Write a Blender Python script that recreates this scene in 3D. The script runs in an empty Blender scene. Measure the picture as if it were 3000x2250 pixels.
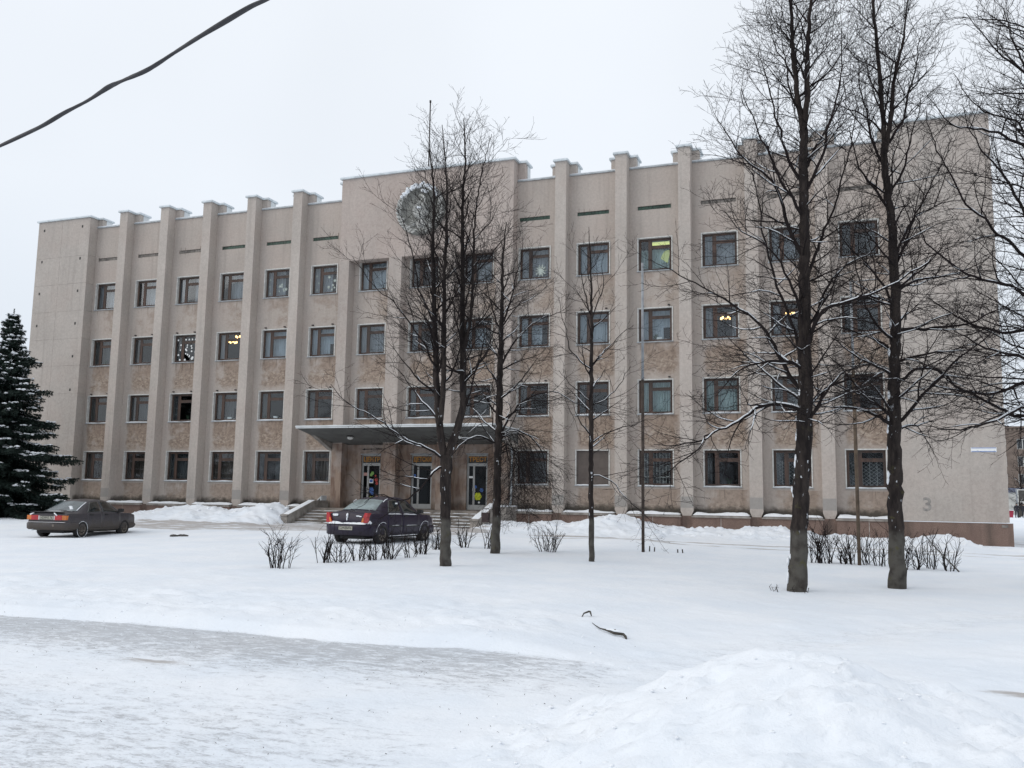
import bpy, bmesh, math, random
import numpy as np
from mathutils import Vector, Matrix

scene = bpy.context.scene
COL = scene.collection
R = math.radians

# ------------------------------------------------------------------ camera
cam_d = bpy.data.cameras.new('camera')
cam_d.sensor_width = 36.0
cam_d.lens = 2623.8 / 3000 * 36.0
cam_d.clip_start = 0.1
cam_d.clip_end = 2000
cam = bpy.data.objects.new('camera', cam_d)
COL.objects.link(cam)
yaw, pitch, roll = 0.34905, 0.1247, 0.01569
cy, sy, cp, sp = math.cos(yaw), math.sin(yaw), math.cos(pitch), math.sin(pitch)
fw = Vector((-sy * cp, cy * cp, sp)); ri = Vector((cy, sy, 0)); up = ri.cross(fw)
cr, sr = math.cos(roll), math.sin(roll)
ri, up = ri * cr + up * sr, up * cr - ri * sr
m3 = Matrix((ri, up, -fw)).transposed()
cam.matrix_world = Matrix.Translation((14.3834, -40.197, 1.7814)) @ m3.to_4x4()
scene.camera = cam

# ------------------------------------------------------------------ world, sun, exposure
world = bpy.data.worlds.new('World')
scene.world = world
world.use_nodes = True
wn, wl = world.node_tree.nodes, world.node_tree.links
wn.clear()
SUN_EL, SUN_ROT = R(34), R(232)
sky = wn.new('ShaderNodeTexSky'); sky.sky_type = 'NISHITA'; sky.sun_disc = False
sky.sun_elevation = SUN_EL; sky.sun_rotation = SUN_ROT; sky.air_density = 1.5; sky.dust_density = 4.0
tc = wn.new('ShaderNodeTexCoord')
sep = wn.new('ShaderNodeSeparateXYZ'); wl.new(tc.outputs['Generated'], sep.inputs[0])
ramp = wn.new('ShaderNodeValToRGB')                      # overcast cloud sheet: darker at the horizon, brighter overhead
ramp.color_ramp.elements[0].position = 0.0; ramp.color_ramp.elements[0].color = (0.74, 0.82, 0.93, 1)
ramp.color_ramp.elements[1].position = 0.85; ramp.color_ramp.elements[1].color = (0.93, 0.96, 1.0, 1)
e = ramp.color_ramp.elements.new(0.30); e.color = (0.90, 0.95, 1.02, 1)
wl.new(sep.outputs['Z'], ramp.inputs[0])
cn = wn.new('ShaderNodeTexNoise'); cn.inputs['Scale'].default_value = 2.2; cn.inputs['Detail'].default_value = 3.0
wl.new(tc.outputs['Generated'], cn.inputs['Vector'])
cm = wn.new('ShaderNodeMapRange'); cm.inputs['To Min'].default_value = 8.75; cm.inputs['To Max'].default_value = 10.7
wl.new(cn.outputs['Fac'], cm.inputs['Value'])
cs = wn.new('ShaderNodeVectorMath'); cs.operation = 'SCALE'
wl.new(ramp.outputs[0], cs.inputs[0]); wl.new(cm.outputs[0], cs.inputs['Scale'])
mx = wn.new('ShaderNodeMix'); mx.data_type = 'RGBA'; mx.inputs[0].default_value = 0.90
wl.new(sky.outputs[0], mx.inputs[6]); wl.new(cs.outputs[0], mx.inputs[7])
bg = wn.new('ShaderNodeBackground'); bg.inputs['Strength'].default_value = 0.10
wo = wn.new('ShaderNodeOutputWorld')
wl.new(mx.outputs[2], bg.inputs[0]); wl.new(bg.outputs[0], wo.inputs[0])

sun_d = bpy.data.lights.new('sun', 'SUN'); sun_d.energy = 0.75; sun_d.angle = R(50); sun_d.color = (1.0, 0.96, 0.91)
sun = bpy.data.objects.new('sun', sun_d); COL.objects.link(sun)
# direction to the sun for Nishita: rotation measured from +Y clockwise seen from above
sd = Vector((math.sin(SUN_ROT) * math.cos(SUN_EL), math.cos(SUN_ROT) * math.cos(SUN_EL), math.sin(SUN_EL)))
sun.rotation_euler = sd.to_track_quat('Z', 'Y').to_euler()
sun.location = (0, -40, 60)

vs = scene.view_settings
vs.view_transform = 'Standard'; vs.look = 'None'; vs.gamma = 1.0; vs.use_curve_mapping = False
vs.exposure = 0.08
scene.cycles.max_bounces = 6; scene.cycles.transparent_max_bounces = 10
scene.cycles.sample_clamp_indirect = 6

# ------------------------------------------------------------------ helpers
def tag(o, label=None, cat=None, group=None, kind=None):
    if label: o['label'] = label
    if cat: o['category'] = cat
    if group: o['group'] = group
    if kind: o['kind'] = kind
    return o

def empty(name, loc=(0, 0, 0), rz=0.0):
    o = bpy.data.objects.new(name, None); o.empty_display_size = 0.2
    COL.objects.link(o); o.location = loc; o.rotation_euler = (0, 0, rz)
    return o

def link(name, me, parent=None, loc=(0, 0, 0), rot=(0, 0, 0)):
    o = bpy.data.objects.new(name, me); COL.objects.link(o)
    o.location = loc; o.rotation_euler = rot
    if parent is not None: o.parent = parent
    return o

def mesh_np(name, V, F, mat=None, smooth=False):
    me = bpy.data.meshes.new(name)
    V = np.asarray(V, dtype=np.float32)
    if isinstance(F, np.ndarray):
        k = F.shape[1]
        me.vertices.add(len(V)); me.vertices.foreach_set('co', V.ravel())
        me.loops.add(F.size); me.loops.foreach_set('vertex_index', F.ravel().astype(np.int32))
        me.polygons.add(len(F)); me.polygons.foreach_set('loop_start', np.arange(0, F.size, k, dtype=np.int32))
        me.polygons.foreach_set('loop_total', np.full(len(F), k, dtype=np.int32))
        me.update(calc_edges=True)
    else:
        me.from_pydata([tuple(v) for v in V], [], F); me.update()
    if smooth: me.polygons.foreach_set('use_smooth', np.ones(len(me.polygons), dtype=bool))
    if mat:
        for m in (mat if isinstance(mat, (list, tuple)) else [mat]): me.materials.append(m)
    return me

class MB:
    """collects boxes, prisms, tubes for ONE mesh"""
    def __init__(s): s.v = []; s.f = []; s.mi = []; s.m = 0; s.sm = []
    def add(s, v, f, smooth=False):
        b = len(s.v); s.v += [tuple(p) for p in v]
        for q in f: s.f.append(tuple(b + i for i in q)); s.mi.append(s.m); s.sm.append(smooth)
        return s
    def box(s, x0, x1, y0, y1, z0, z1):
        if x0 > x1: x0, x1 = x1, x0
        if y0 > y1: y0, y1 = y1, y0
        if z0 > z1: z0, z1 = z1, z0
        v = [(x0, y0, z0), (x1, y0, z0), (x1, y1, z0), (x0, y1, z0), (x0, y0, z1), (x1, y0, z1), (x1, y1, z1), (x0, y1, z1)]
        return s.add(v, [(0, 3, 2, 1), (4, 5, 6, 7), (0, 1, 5, 4), (1, 2, 6, 5), (2, 3, 7, 6), (3, 0, 4, 7)])
    def prism(s, poly, axis, a, b):
        """extrude a 2D polygon along axis ('x': poly is (y,z); 'y': (x,z); 'z': (x,y))"""
        n = len(poly)
        def P(p, t):
            return (t, p[0], p[1]) if axis == 'x' else ((p[0], t, p[1]) if axis == 'y' else (p[0], p[1], t))
        v = [P(p, a) for p in poly] + [P(p, b) for p in poly]
        f = [tuple(range(n)), tuple(reversed(range(n, 2 * n)))] + [(i, i + n, (i + 1) % n + n, (i + 1) % n) for i in range(n)]
        return s.add(v, f)
    def tube(s, pts, rad, sides=8, caps=True):
        pts = [Vector(p) for p in pts]; n = len(pts)
        if not isinstance(rad, (list, tuple)): rad = [rad] * n
        v = []; f = []
        pu = None
        for i, p in enumerate(pts):
            t = (pts[min(i + 1, n - 1)] - pts[max(i - 1, 0)]).normalized()
            if pu is None: pu = t.orthogonal().normalized()
            u = (pu - t * pu.dot(t)).normalized(); pu = u; w = t.cross(u)
            for k in range(sides):
                a = 2 * math.pi * k / sides
                v.append(p + (u * math.cos(a) + w * math.sin(a)) * rad[i])
        for i in range(n - 1):
            for k in range(sides):
                k2 = (k + 1) % sides
                f.append((i * sides + k, i * sides + k2, (i + 1) * sides + k2, (i + 1) * sides + k))
        s.add(v, f, True)
        if caps:
            b = len(s.v) - n * sides
            s.f.append(tuple(b + k for k in reversed(range(sides)))); s.mi.append(s.m); s.sm.append(False)
            s.f.append(tuple(b + (n - 1) * sides + k for k in range(sides))); s.mi.append(s.m); s.sm.append(False)
        return s
    def lathe(s, prof, center, axis='z', sides=24):
        """prof: (r, h) pairs revolved about axis through center"""
        v = []; f = []; n = len(prof)
        for (r, h) in prof:
            for k in range(sides):
                a = 2 * math.pi * k / sides; c, q = r * math.cos(a), r * math.sin(a)
                d = (c, q, h) if axis == 'z' else ((h, c, q) if axis == 'x' else (c, h, q))
                v.append((center[0] + d[0], center[1] + d[1], center[2] + d[2]))
        for i in range(n - 1):
            for k in range(sides):
                k2 = (k + 1) % sides
                f.append((i * sides + k, i * sides + k2, (i + 1) * sides + k2, (i + 1) * sides + k))
        return s.add(v, f, True)
    def mesh(s, name, mats):
        me = bpy.data.meshes.new(name); me.from_pydata(s.v, [], s.f)
        for m in (mats if isinstance(mats, (list, tuple)) else [mats]): me.materials.append(m)
        me.polygons.foreach_set('material_index', np.array(s.mi, dtype=np.int32))
        me.polygons.foreach_set('use_smooth', np.array(s.sm, dtype=bool))
        bm = bmesh.new(); bm.from_mesh(me); bmesh.ops.recalc_face_normals(bm, faces=bm.faces); bm.to_mesh(me); bm.free()
        me.update()
        return me
    def build(s, name, mats, parent=None, loc=(0, 0, 0), rot=(0, 0, 0)):
        return link(name, s.mesh(name, mats), parent, loc, rot)

def text_mesh(body, size, mat, extrude=0.01, bold=0.0):
    c = bpy.data.curves.new('lettering', 'FONT'); c.body = body; c.size = size; c.extrude = extrude; c.offset = bold
    c.align_x = 'CENTER'; c.align_y = 'CENTER'; c.resolution_u = 3
    o = bpy.data.objects.new('lettering', c); COL.objects.link(o)
    dg = bpy.context.evaluated_depsgraph_get()
    me = bpy.data.meshes.new_from_object(o.evaluated_get(dg))
    bpy.data.objects.remove(o); bpy.data.curves.remove(c)
    me.materials.clear(); me.materials.append(mat)
    return me

# ---- noise in numpy
def _h(ix, iy, seed):
    n = (ix.astype(np.int64) * 374761393 + iy.astype(np.int64) * 668265263 + seed * 1442695041) & 0xFFFFFFFF
    n = ((n ^ (n >> 13)) * 1274126177) & 0xFFFFFFFF
    return ((n ^ (n >> 16)) & 0xFFFF) / 65535.0
def vnoise(x, y, seed=0):
    ix, iy = np.floor(x), np.floor(y); fx, fy = x - ix, y - iy
    fx = fx * fx * fx * (fx * (fx * 6 - 15) + 10); fy = fy * fy * fy * (fy * (fy * 6 - 15) + 10)
    a = _h(ix, iy, seed); b = _h(ix + 1, iy, seed); c = _h(ix, iy + 1, seed); d = _h(ix + 1, iy + 1, seed)
    return (a + (b - a) * fx) * (1 - fy) + (c + (d - c) * fx) * fy - 0.5
def fbm(x, y, seed=0, oct=4, gain=0.5):
    r = 0; a = 1.0; f = 1.0
    for i in range(oct):
        r = r + a * vnoise(x * f + 17.3 * i, y * f - 9.1 * i, seed + i); a *= gain; f *= 2.03
    return r
def smooth(t):
    t = np.clip(t, 0, 1); return t * t * (3 - 2 * t)

# ------------------------------------------------------------------ materials
class NT:
    def __init__(s, name):
        s.m = bpy.data.materials.new(name); s.m.use_nodes = True
        s.n, s.l = s.m.node_tree.nodes, s.m.node_tree.links
        s.n.clear(); s.o = s.n.new('ShaderNodeOutputMaterial')
        s._g = None; s._t = None
    def set(s, sock, v):
        if hasattr(v, 'is_linked') or hasattr(v, 'links'): s.l.new(v, sock)
        elif isinstance(v, (tuple, list)) and len(v) == 3 and sock.type == 'RGBA': sock.default_value = (*v, 1)
        else: sock.default_value = v
    def pos(s):
        if not s._g: s._g = s.n.new('ShaderNodeNewGeometry')
        return s._g.outputs['Position']
    def nrm(s):
        s.pos(); return s._g.outputs['Normal']
    def obj(s):
        if not s._t: s._t = s.n.new('ShaderNodeTexCoord')
        return s._t.outputs['Object']
    def xyz(s, v):
        k = s.n.new('ShaderNodeSeparateXYZ'); s.set(k.inputs[0], v); return k.outputs
    def scale(s, v, sc):
        k = s.n.new('ShaderNodeMapping'); s.set(k.inputs['Vector'], v); k.inputs['Scale'].default_value = sc; return k.outputs[0]
    def noise(s, v, sc=1.0, det=3.0, rough=0.55, dist=0.0):
        k = s.n.new('ShaderNodeTexNoise'); s.set(k.inputs['Vector'], v); k.inputs['Scale'].default_value = sc
        k.inputs['Detail'].default_value = det; k.inputs['Roughness'].default_value = rough; k.inputs['Distortion'].default_value = dist
        return k.outputs['Fac']
    def voro(s, v, sc=1.0, feat='F1', out='Distance'):
        k = s.n.new('ShaderNodeTexVoronoi'); k.feature = feat; s.set(k.inputs['Vector'], v); k.inputs['Scale'].default_value = sc
        return k.outputs[out]
    def math(s, op, a, b=0.0, c=0.0, clamp=False):
        k = s.n.new('ShaderNodeMath'); k.operation = op; k.use_clamp = clamp
        s.set(k.inputs[0], a); s.set(k.inputs[1], b); s.set(k.inputs[2], c); return k.outputs[0]
    def mr(s, v, a, b, c=0.0, d=1.0, st=True):
        k = s.n.new('ShaderNodeMapRange'); k.interpolation_type = 'SMOOTHSTEP' if st else 'LINEAR'
        s.set(k.inputs['Value'], v); k.inputs['From Min'].default_value = a; k.inputs['From Max'].default_value = b
        k.inputs['To Min'].default_value = c; k.inputs['To Max'].default_value = d; return k.outputs[0]
    def mix(s, f, a, b, mode='MIX'):
        k = s.n.new('ShaderNodeMix'); k.data_type = 'RGBA'; k.blend_type = mode
        s.set(k.inputs[0], f); s.set(k.inputs[6], a); s.set(k.inputs[7], b); return k.outputs[2]
    def attr(s, name):
        k = s.n.new('ShaderNodeAttribute'); k.attribute_name = name; return k.outputs['Fac']
    def bump(s, h, strength=0.3, dist=0.02, normal=None):
        k = s.n.new('ShaderNodeBump'); s.set(k.inputs['Height'], h); k.inputs['Strength'].default_value = strength; k.inputs['Distance'].default_value = dist
        if normal is not None: s.l.new(normal, k.inputs['Normal'])
        return k.outputs[0]
    def bsdf(s, col, rough=0.8, normal=None, metal=0.0, spec=0.5, coat=0.0, emit=None, estr=0.0, sss=0.0):
        k = s.n.new('ShaderNodeBsdfPrincipled'); s.set(k.inputs['Base Color'], col); s.set(k.inputs['Roughness'], rough)
        s.set(k.inputs['Metallic'], metal); k.inputs['Specular IOR Level'].default_value = spec
        if coat: k.inputs['Coat Weight'].default_value = coat; k.inputs['Coat Roughness'].default_value = 0.08
        if normal is not None: s.l.new(normal, k.inputs['Normal'])
        if emit: k.inputs['Emission Color'].default_value = (*emit, 1); k.inputs['Emission Strength'].default_value = estr
        return k.outputs[0]
    def out(s, sh): s.l.new(sh, s.o.inputs[0]); return s.m

def simple(name, col, rough=0.7, var=0.12, scale=6.0, metal=0.0, bump=0.0, spec=0.4, coat=0.0):
    n = NT(name); f = n.noise(n.obj(), scale, 4)
    lo = tuple(c * (1 - var) for c in col); hi = tuple(min(1, c * (1 + var)) for c in col)
    c = n.mix(n.mr(f, 0.3, 0.7), lo, hi)
    nm = n.bump(f, bump, 0.02) if bump else None
    return n.out(n.bsdf(c, rough, nm, metal, spec, coat))

PITCH, OPW = 2.936, 1.643                      # bay spacing and opening width of the facade
ROWS = {1: (2.31, 3.98), 2: (5.557, 7.185), 3: (8.881, 10.508), 4: (12.21, 13.835)}
def bx(k): return PITCH * (k - 9)              # left edge of the window of bay k, k = 0..14

def plaster(name, base, stains=True, patch=False, granite=False):
    n = NT(name); P = n.pos(); x, y, z = n.xyz(P)
    big = n.noise(P, 0.35, 3); fine = n.noise(P, 26, 3, 0.7); streak = n.noise(n.scale(P, (3.2, 3.2, 0.16)), 1.0, 4, 0.6)
    c = n.mix(n.mr(big, 0.3, 0.7), tuple(b * 0.93 for b in base), tuple(b * 1.06 for b in base))
    pink = n.noise(P, 0.6, 2)
    c = n.mix(n.math('MULTIPLY', n.mr(pink, 0.42, 0.68), 0.35), c, (base[0] * 1.0, base[1] * 0.93, base[2] * 0.91))
    mid = n.noise(P, 9.0, 5, 0.7)
    c = n.mix(n.mr(mid, 0.32, 0.68), n.mix(0.15, c, (0.12, 0.105, 0.095)), n.mix(0.10, c, (0.60, 0.56, 0.52)))
    c = n.mix(n.math('MULTIPLY', n.mr(streak, 0.50, 0.74), 0.36), c, tuple(b * 0.62 for b in base))
    c = n.mix(n.math('MULTIPLY', n.mr(fine, 0.52, 0.70), 0.34), c, tuple(b * 0.55 for b in base))
    if stains:
        # brown, weather-worn spandrels below the windows: bare pebble-dash where the limewash has gone
        wob = n.math('MULTIPLY', n.math('SUBTRACT', n.noise(P, 2.2, 4), 0.5), 0.5)
        u = n.math('ADD', n.math('MODULO', n.math('ADD', x, PITCH * 20), PITCH), wob)
        mu = n.math('MULTIPLY', n.mr(u, 0.0, 0.26), n.mr(u, 1.68, 1.98, 1, 0))
        v = n.math('MODULO', n.math('ADD', n.math('MULTIPLY', z, -1), 5.557 + 3.3255 * 6), 3.3255)
        # v = metres below the sill line of each storey
        mv = n.math('MULTIPLY', n.mr(v, -0.02, 0.05), n.mr(n.math('ADD', v, wob), 1.25, 1.75, 1, 0))
        row = n.n.new('ShaderNodeValToRGB'); el = row.color_ramp.elements
        row.color_ramp.interpolation = 'CONSTANT'
        zs = [(0.0, 0.80), (2.4 / 20, 1.0), (5.6 / 20, 0.95), (8.95 / 20, 0.62), (12.25 / 20, 0.0)]
        el[0].position = 0; el[0].color = (zs[0][1],) * 3 + (1,); el[1].position = zs[-1][0]; el[1].color = (0, 0, 0, 1)
        for p, w in zs[1:-1]:
            q = el.new(p); q.color = (w, w, w, 1)
        n.l.new(n.math('DIVIDE', z, 20.0), row.inputs[0])
        m = n.math('MULTIPLY', n.math('MULTIPLY', mu, mv), row.outputs[0])
        blot = n.noise(P, 1.3, 4, 0.6)
        thr = n.mr(z, 7.6, 10.2, 0.0, 0.17)
        bl = n.math('SUBTRACT', n.math('ADD', blot, n.math('MULTIPLY', n.math('SUBTRACT', u, 0.8), 0.10)), thr)
        m = n.math('MULTIPLY', m, n.mr(bl, 0.26, 0.50, 0.12, 1.0))
        tanc = n.mix(n.mr(n.noise(P, 5, 4), 0.3, 0.7), (0.222, 0.163, 0.126), (0.325, 0.252, 0.199))
        chips = n.noise(n.scale(P, (6, 6, 9)), 1.0, 5, 0.6, 0.8)
        ch = n.math('MULTIPLY', n.mr(chips, 0.52, 0.58), n.math('MULTIPLY', n.mr(v, 0.45, 0.8), n.mr(v, 1.3, 1.6, 1, 0.3)))
        tanc = n.mix(n.mr(chips, 0.36, 0.46, 0.55, 0), tanc, (0.11, 0.075, 0.052))
        tanc = n.mix(n.math('MULTIPLY', ch, 0.75), tanc, (0.43, 0.36, 0.29))
        c = n.mix(n.math('MULTIPLY', m, 0.88), c, tanc)
        # drip marks under the sill ends and dark mould at the wall foot
        drip = n.math('MULTIPLY', n.mr(n.noise(n.scale(P, (9, 9, 0.5)), 1.0, 2), 0.55, 0.70), n.math('MULTIPLY', n.mr(v, 0.0, 0.03), n.mr(v, 0.1, 0.7, 1, 0)))
        drip = n.math('MULTIPLY', drip, n.math('MULTIPLY', n.mr(u, -0.1, 0.05), n.mr(u, 1.6, 1.8, 1, 0)))
        c = n.mix(n.math('MULTIPLY', drip, 0.55), c, (0.09, 0.065, 0.045))
    foot = n.math('MULTIPLY', n.mr(n.math('ADD', z, n.math('MULTIPLY', n.noise(P, 3, 3), 0.5)), 1.50, 1.85, 1, 0), n.mr(y, -0.5, -0.3))
    c = n.mix(n.math('MULTIPLY', foot, 0.9), c, (0.055, 0.05, 0.042))
    if patch:
        pm = n.math('MULTIPLY', n.math('MULTIPLY', n.mr(z, 1.39, 1.41), n.mr(z, 1.88, 1.90, 1, 0)), n.mr(y, -0.6005, -0.599, 1, 0))
        pm = n.math('MULTIPLY', pm, n.mr(n.noise(P, 0.25, 1), 0.40, 0.52, 0.25, 1))
        c = n.mix(n.math('MULTIPLY', pm, 0.8), c, n.mix(fine, (0.20, 0.20, 0.195), (0.30, 0.30, 0.29)))
    if granite:
        gm = n.math('MULTIPLY', n.mr(z, 4.25, 4.35, 1, 0), n.mr(n.noise(P, 1.1, 4), 0.35, 0.6, 0.3, 1.0))
        gc = n.mix(n.mr(n.noise(n.scale(P, (4, 4, 1.2)), 1.0, 4), 0.35, 0.65), (0.20, 0.135, 0.105), (0.33, 0.25, 0.20))
        c = n.mix(gm, c, gc)
    nm = n.bump(n.noise(P, 38, 3, 0.7), 0.35, 0.012)
    return n.out(n.bsdf(c, 0.92, nm, spec=0.2))

M = {}
WALL = (0.472, 0.416, 0.373)
M['wall'] = plaster('plaster_wall', WALL)
M['pier'] = plaster('plaster_pier', (0.478, 0.430, 0.390), stains=False, patch=True)
M['centre'] = plaster('plaster_centre', (0.460, 0.396, 0.358), stains=False)
M['entry'] = plaster('plaster_entry', (0.43, 0.38, 0.345), stains=False, granite=True)
M['panel'] = plaster('plaster_panel', (0.455, 0.412, 0.375), stains=False)

def granite_mat():
    n = NT('red_granite'); P = n.pos(); x, y, z = n.xyz(P)
    f = n.noise(P, 30, 3, 0.7); b = n.noise(P, 1.2, 4)
    c = n.mix(n.mr(f, 0.35, 0.65), (0.165, 0.112, 0.092), (0.26, 0.183, 0.150))
    c = n.mix(n.math('MULTIPLY', n.mr(b, 0.40, 0.7), 0.5), c, (0.15, 0.10, 0.085))
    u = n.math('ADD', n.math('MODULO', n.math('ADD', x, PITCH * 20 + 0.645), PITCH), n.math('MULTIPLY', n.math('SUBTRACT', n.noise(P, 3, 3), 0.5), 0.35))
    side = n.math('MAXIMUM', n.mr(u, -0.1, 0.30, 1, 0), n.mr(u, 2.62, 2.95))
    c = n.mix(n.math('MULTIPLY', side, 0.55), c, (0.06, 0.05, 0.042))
    w = n.noise(n.scale(P, (2.5, 2.5, 0.4)), 1.0, 4)
    c = n.mix(n.math('MULTIPLY', n.mr(w, 0.5, 0.75), 0.45), c, (0.09, 0.065, 0.055))
    return n.out(n.bsdf(c, 0.75, n.bump(f, 0.25, 0.01), spec=0.3))
M['granite'] = granite_mat()

def snow_mat():
    n = NT('snow'); P = n.pos(); x, y, z = n.xyz(P)
    ice = n.attr('ice'); dirt = n.attr('dirt')
    a = n.noise(n.scale(P, (4.2, 10.5, 3)), 1.0, 7, 0.74, 0.6); b = n.noise(n.scale(P, (22, 52, 10)), 1.0, 5, 0.75, 0.6); big = n.noise(P, 0.55, 3)
    base = n.mix(n.mr(big, 0.3, 0.7), (0.758, 0.810, 0.874), (0.822, 0.856, 0.90))
    th = n.math('ADD', n.math('MULTIPLY', a, 0.55), n.math('MULTIPLY', b, 0.45))
    th = n.math('ADD', th, n.math('MULTIPLY', n.math('SUBTRACT', ice, 0.5), 0.15))
    patch = n.math('MULTIPLY', n.mr(th, 0.465, 0.60), n.mr(ice, 0.03, 0.2))
    icec = n.mix(b, (0.20, 0.21, 0.23), (0.50, 0.515, 0.54))
    c = n.mix(n.math('MULTIPLY', patch, 0.72), base, icec)
    d = n.math('MULTIPLY', n.mr(n.math('ADD', n.noise(n.scale(P, (0.8, 3.2, 2)), 1.0, 5, 0.65), n.math('MULTIPLY', n.math('SUBTRACT', dirt, 0.5), 0.45)), 0.40, 0.58), n.mr(dirt, 0.03, 0.25))
    dc = n.mix(b, (0.22, 0.19, 0.17), (0.50, 0.465, 0.44))
    c = n.mix(n.math('MULTIPLY', d, 0.8), c, dc)
    sp = n.noise(P, 30, 2); fl = n.math('MULTIPLY', n.mr(sp, 0.70, 0.76), n.mr(n.math('ADD', ice, n.math('MULTIPLY', dirt, 0.5)), 0.02, 0.4, 0.06, 0.75))
    c = n.mix(fl, c, (0.16, 0.14, 0.125))
    h = n.math('ADD', n.math('MULTIPLY', n.noise(P, 4, 6, 0.66), 0.8), n.math('MULTIPLY', n.noise(P, 28, 4, 0.6), 0.22))
    h = n.math('SUBTRACT', h, n.math('MULTIPLY', patch, 0.12))
    nm = n.bump(h, 0.42, 0.08)
    rg = n.mr(patch, 0.0, 1.0, 0.75, 0.5)
    return n.out(n.bsdf(c, rg, nm, spec=0.25))
M['snow'] = snow_mat()
M['lump'] = simple('settled_snow', (0.82, 0.85, 0.885), 0.8, 0.03, 8, bump=0.35, spec=0.2)

def glass_mat(name, refl, tint):
    n = NT(name)
    tr = n.n.new('ShaderNodeBsdfTransparent'); tr.inputs[0].default_value = (*tint, 1)
    gl = n.n.new('ShaderNodeBsdfGlossy'); gl.inputs['Roughness'].default_value = 0.04; gl.inputs[0].default_value = (0.93, 0.96, 1.0, 1)
    w = n.noise(n.obj(), 1.2, 2); n.l.new(n.bump(w, 0.08, 0.02), gl.inputs['Normal'])
    lw = n.n.new('ShaderNodeLayerWeight'); lw.inputs['Blend'].default_value = 0.5
    f = n.math('ADD', n.math('MULTIPLY', n.math('POWER', lw.outputs['Facing'], 4.0), 0.8), refl, clamp=True)
    k = n.n.new('ShaderNodeMixShader'); n.l.new(f, k.inputs[0]); n.l.new(tr.outputs[0], k.inputs[1]); n.l.new(gl.outputs[0], k.inputs[2])
    return n.out(k.outputs[0])
M['glass'] = glass_mat('window_glass', 0.048, (0.86, 0.89, 0.90))
M['door_glass'] = glass_mat('door_glass', 0.014, (0.55, 0.57, 0.57))
M['white'] = simple('white_paint', (0.60, 0.60, 0.575), 0.6, 0.14, 9)
def wood_mat(name, a, b):
    n = NT(name); f = n.noise(n.scale(n.pos(), (6, 6, 1.2)), 1.0, 4); g = n.noise(n.pos(), 0.8, 2)
    c = n.mix(n.mr(f, 0.3, 0.7), a, b); c = n.mix(n.math('MULTIPLY', n.mr(g, 0.4, 0.65), 0.55), c, (0.04, 0.034, 0.031))
    return n.out(n.bsdf(c, 0.55, n.bump(f, 0.2, 0.004)))
M['wood'] = wood_mat('brown_window_wood', (0.052, 0.031, 0.024), (0.10, 0.058, 0.042))
M['zinc'] = simple('zinc_flashing', (0.40, 0.43, 0.45), 0.55, 0.18, 5, metal=0.2)
M['coping'] = simple('coping_metal', (0.58, 0.63, 0.66), 0.6, 0.15, 3)
M['clad'] = simple('pale_cladding', (0.62, 0.65, 0.66), 0.6, 0.1, 2)
M['dark'] = simple('dark_room', (0.06, 0.058, 0.055), 0.95, 0.2, 1)
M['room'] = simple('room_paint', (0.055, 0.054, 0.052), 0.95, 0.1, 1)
def cloth(name, col, tr=0.0):
    n = NT(name); f = n.noise(n.scale(n.obj(), (14, 14, 1)), 1.0, 3)
    c = n.mix(n.mr(f, 0.25, 0.75), tuple(q * 0.72 for q in col), col)
    sh = n.bsdf(c, 0.9, spec=0.1)
    tl = n.n.new('ShaderNodeBsdfTranslucent'); n.set(tl.inputs[0], c)
    k = n.n.new('ShaderNodeMixShader'); k.inputs[0].default_value = 0.25; n.l.new(sh, k.inputs[1]); n.l.new(tl.outputs[0], k.inputs[2])
    if tr:
        t = n.n.new('ShaderNodeBsdfTransparent'); k2 = n.n.new('ShaderNodeMixShader'); k2.inputs[0].default_value = tr
        n.l.new(k.outputs[0], k2.inputs[1]); n.l.new(t.outputs[0], k2.inputs[2]); return n.out(k2.outputs[0])
    return n.out(k.outputs[0])
M['tulle'] = cloth('net_curtain', (0.58, 0.61, 0.66), 0.25)
M['teal'] = cloth('pale_teal_curtain', (0.55, 0.70, 0.69), 0.1)
M['blue'] = cloth('pale_blue_curtain', (0.60, 0.68, 0.76), 0.12)
M['brown'] = cloth('brown_curtain', (0.20, 0.165, 0.145), 0.15)
M['greyc'] = cloth('grey_curtain', (0.21, 0.215, 0.22), 0.2)
M['shutter'] = simple('brown_shutter', (0.115, 0.095, 0.085), 0.7, 0.12, 3)
M['flake'] = simple('pale_paper_flake', (0.46, 0.52, 0.48), 0.8, 0.03)
M['paper'] = simple('white_paper', (0.80, 0.82, 0.82), 0.8, 0.03)
def emit_mat(name, col, s):
    n = NT(name); return n.out(n.bsdf(col, 0.5, emit=col, estr=s))
M['bulb'] = emit_mat('lit_bulb', (1.0, 0.60, 0.22), 5.0)
M['tube'] = emit_mat('lit_tube', (0.66, 0.70, 0.28), 1.0)
M['fan'] = emit_mat('glow_paper_fan', (0.50, 0.55, 0.20), 0.28)  # the fan glows by itself, in place of lamplight falling on it
M['iron'] = simple('dark_iron', (0.045, 0.04, 0.038), 0.6, 0.3, 8)
M['soffit'] = simple('grey_soffit', (0.115, 0.118, 0.114), 0.8, 0.14, 1.5)
M['stone'] = simple('step_stone', (0.19, 0.168, 0.148), 0.85, 0.35, 2.4, bump=0.4)
M['concrete'] = simple('weathered_concrete', (0.30, 0.275, 0.25), 0.9, 0.25, 3, bump=0.3)
M['green_glass'] = simple('green_glass_block', (0.03, 0.062, 0.045), 0.35, 0.45, 3)
M['grey_glass'] = simple('grey_glass_block', (0.17, 0.155, 0.14), 0.6, 0.4, 3)
M['mortar'] = simple('mortar', (0.12, 0.11, 0.10), 0.9, 0.2, 3)
M['alu'] = simple('aluminium', (0.36, 0.365, 0.36), 0.5, 0.1, 3, metal=0.3)
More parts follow.
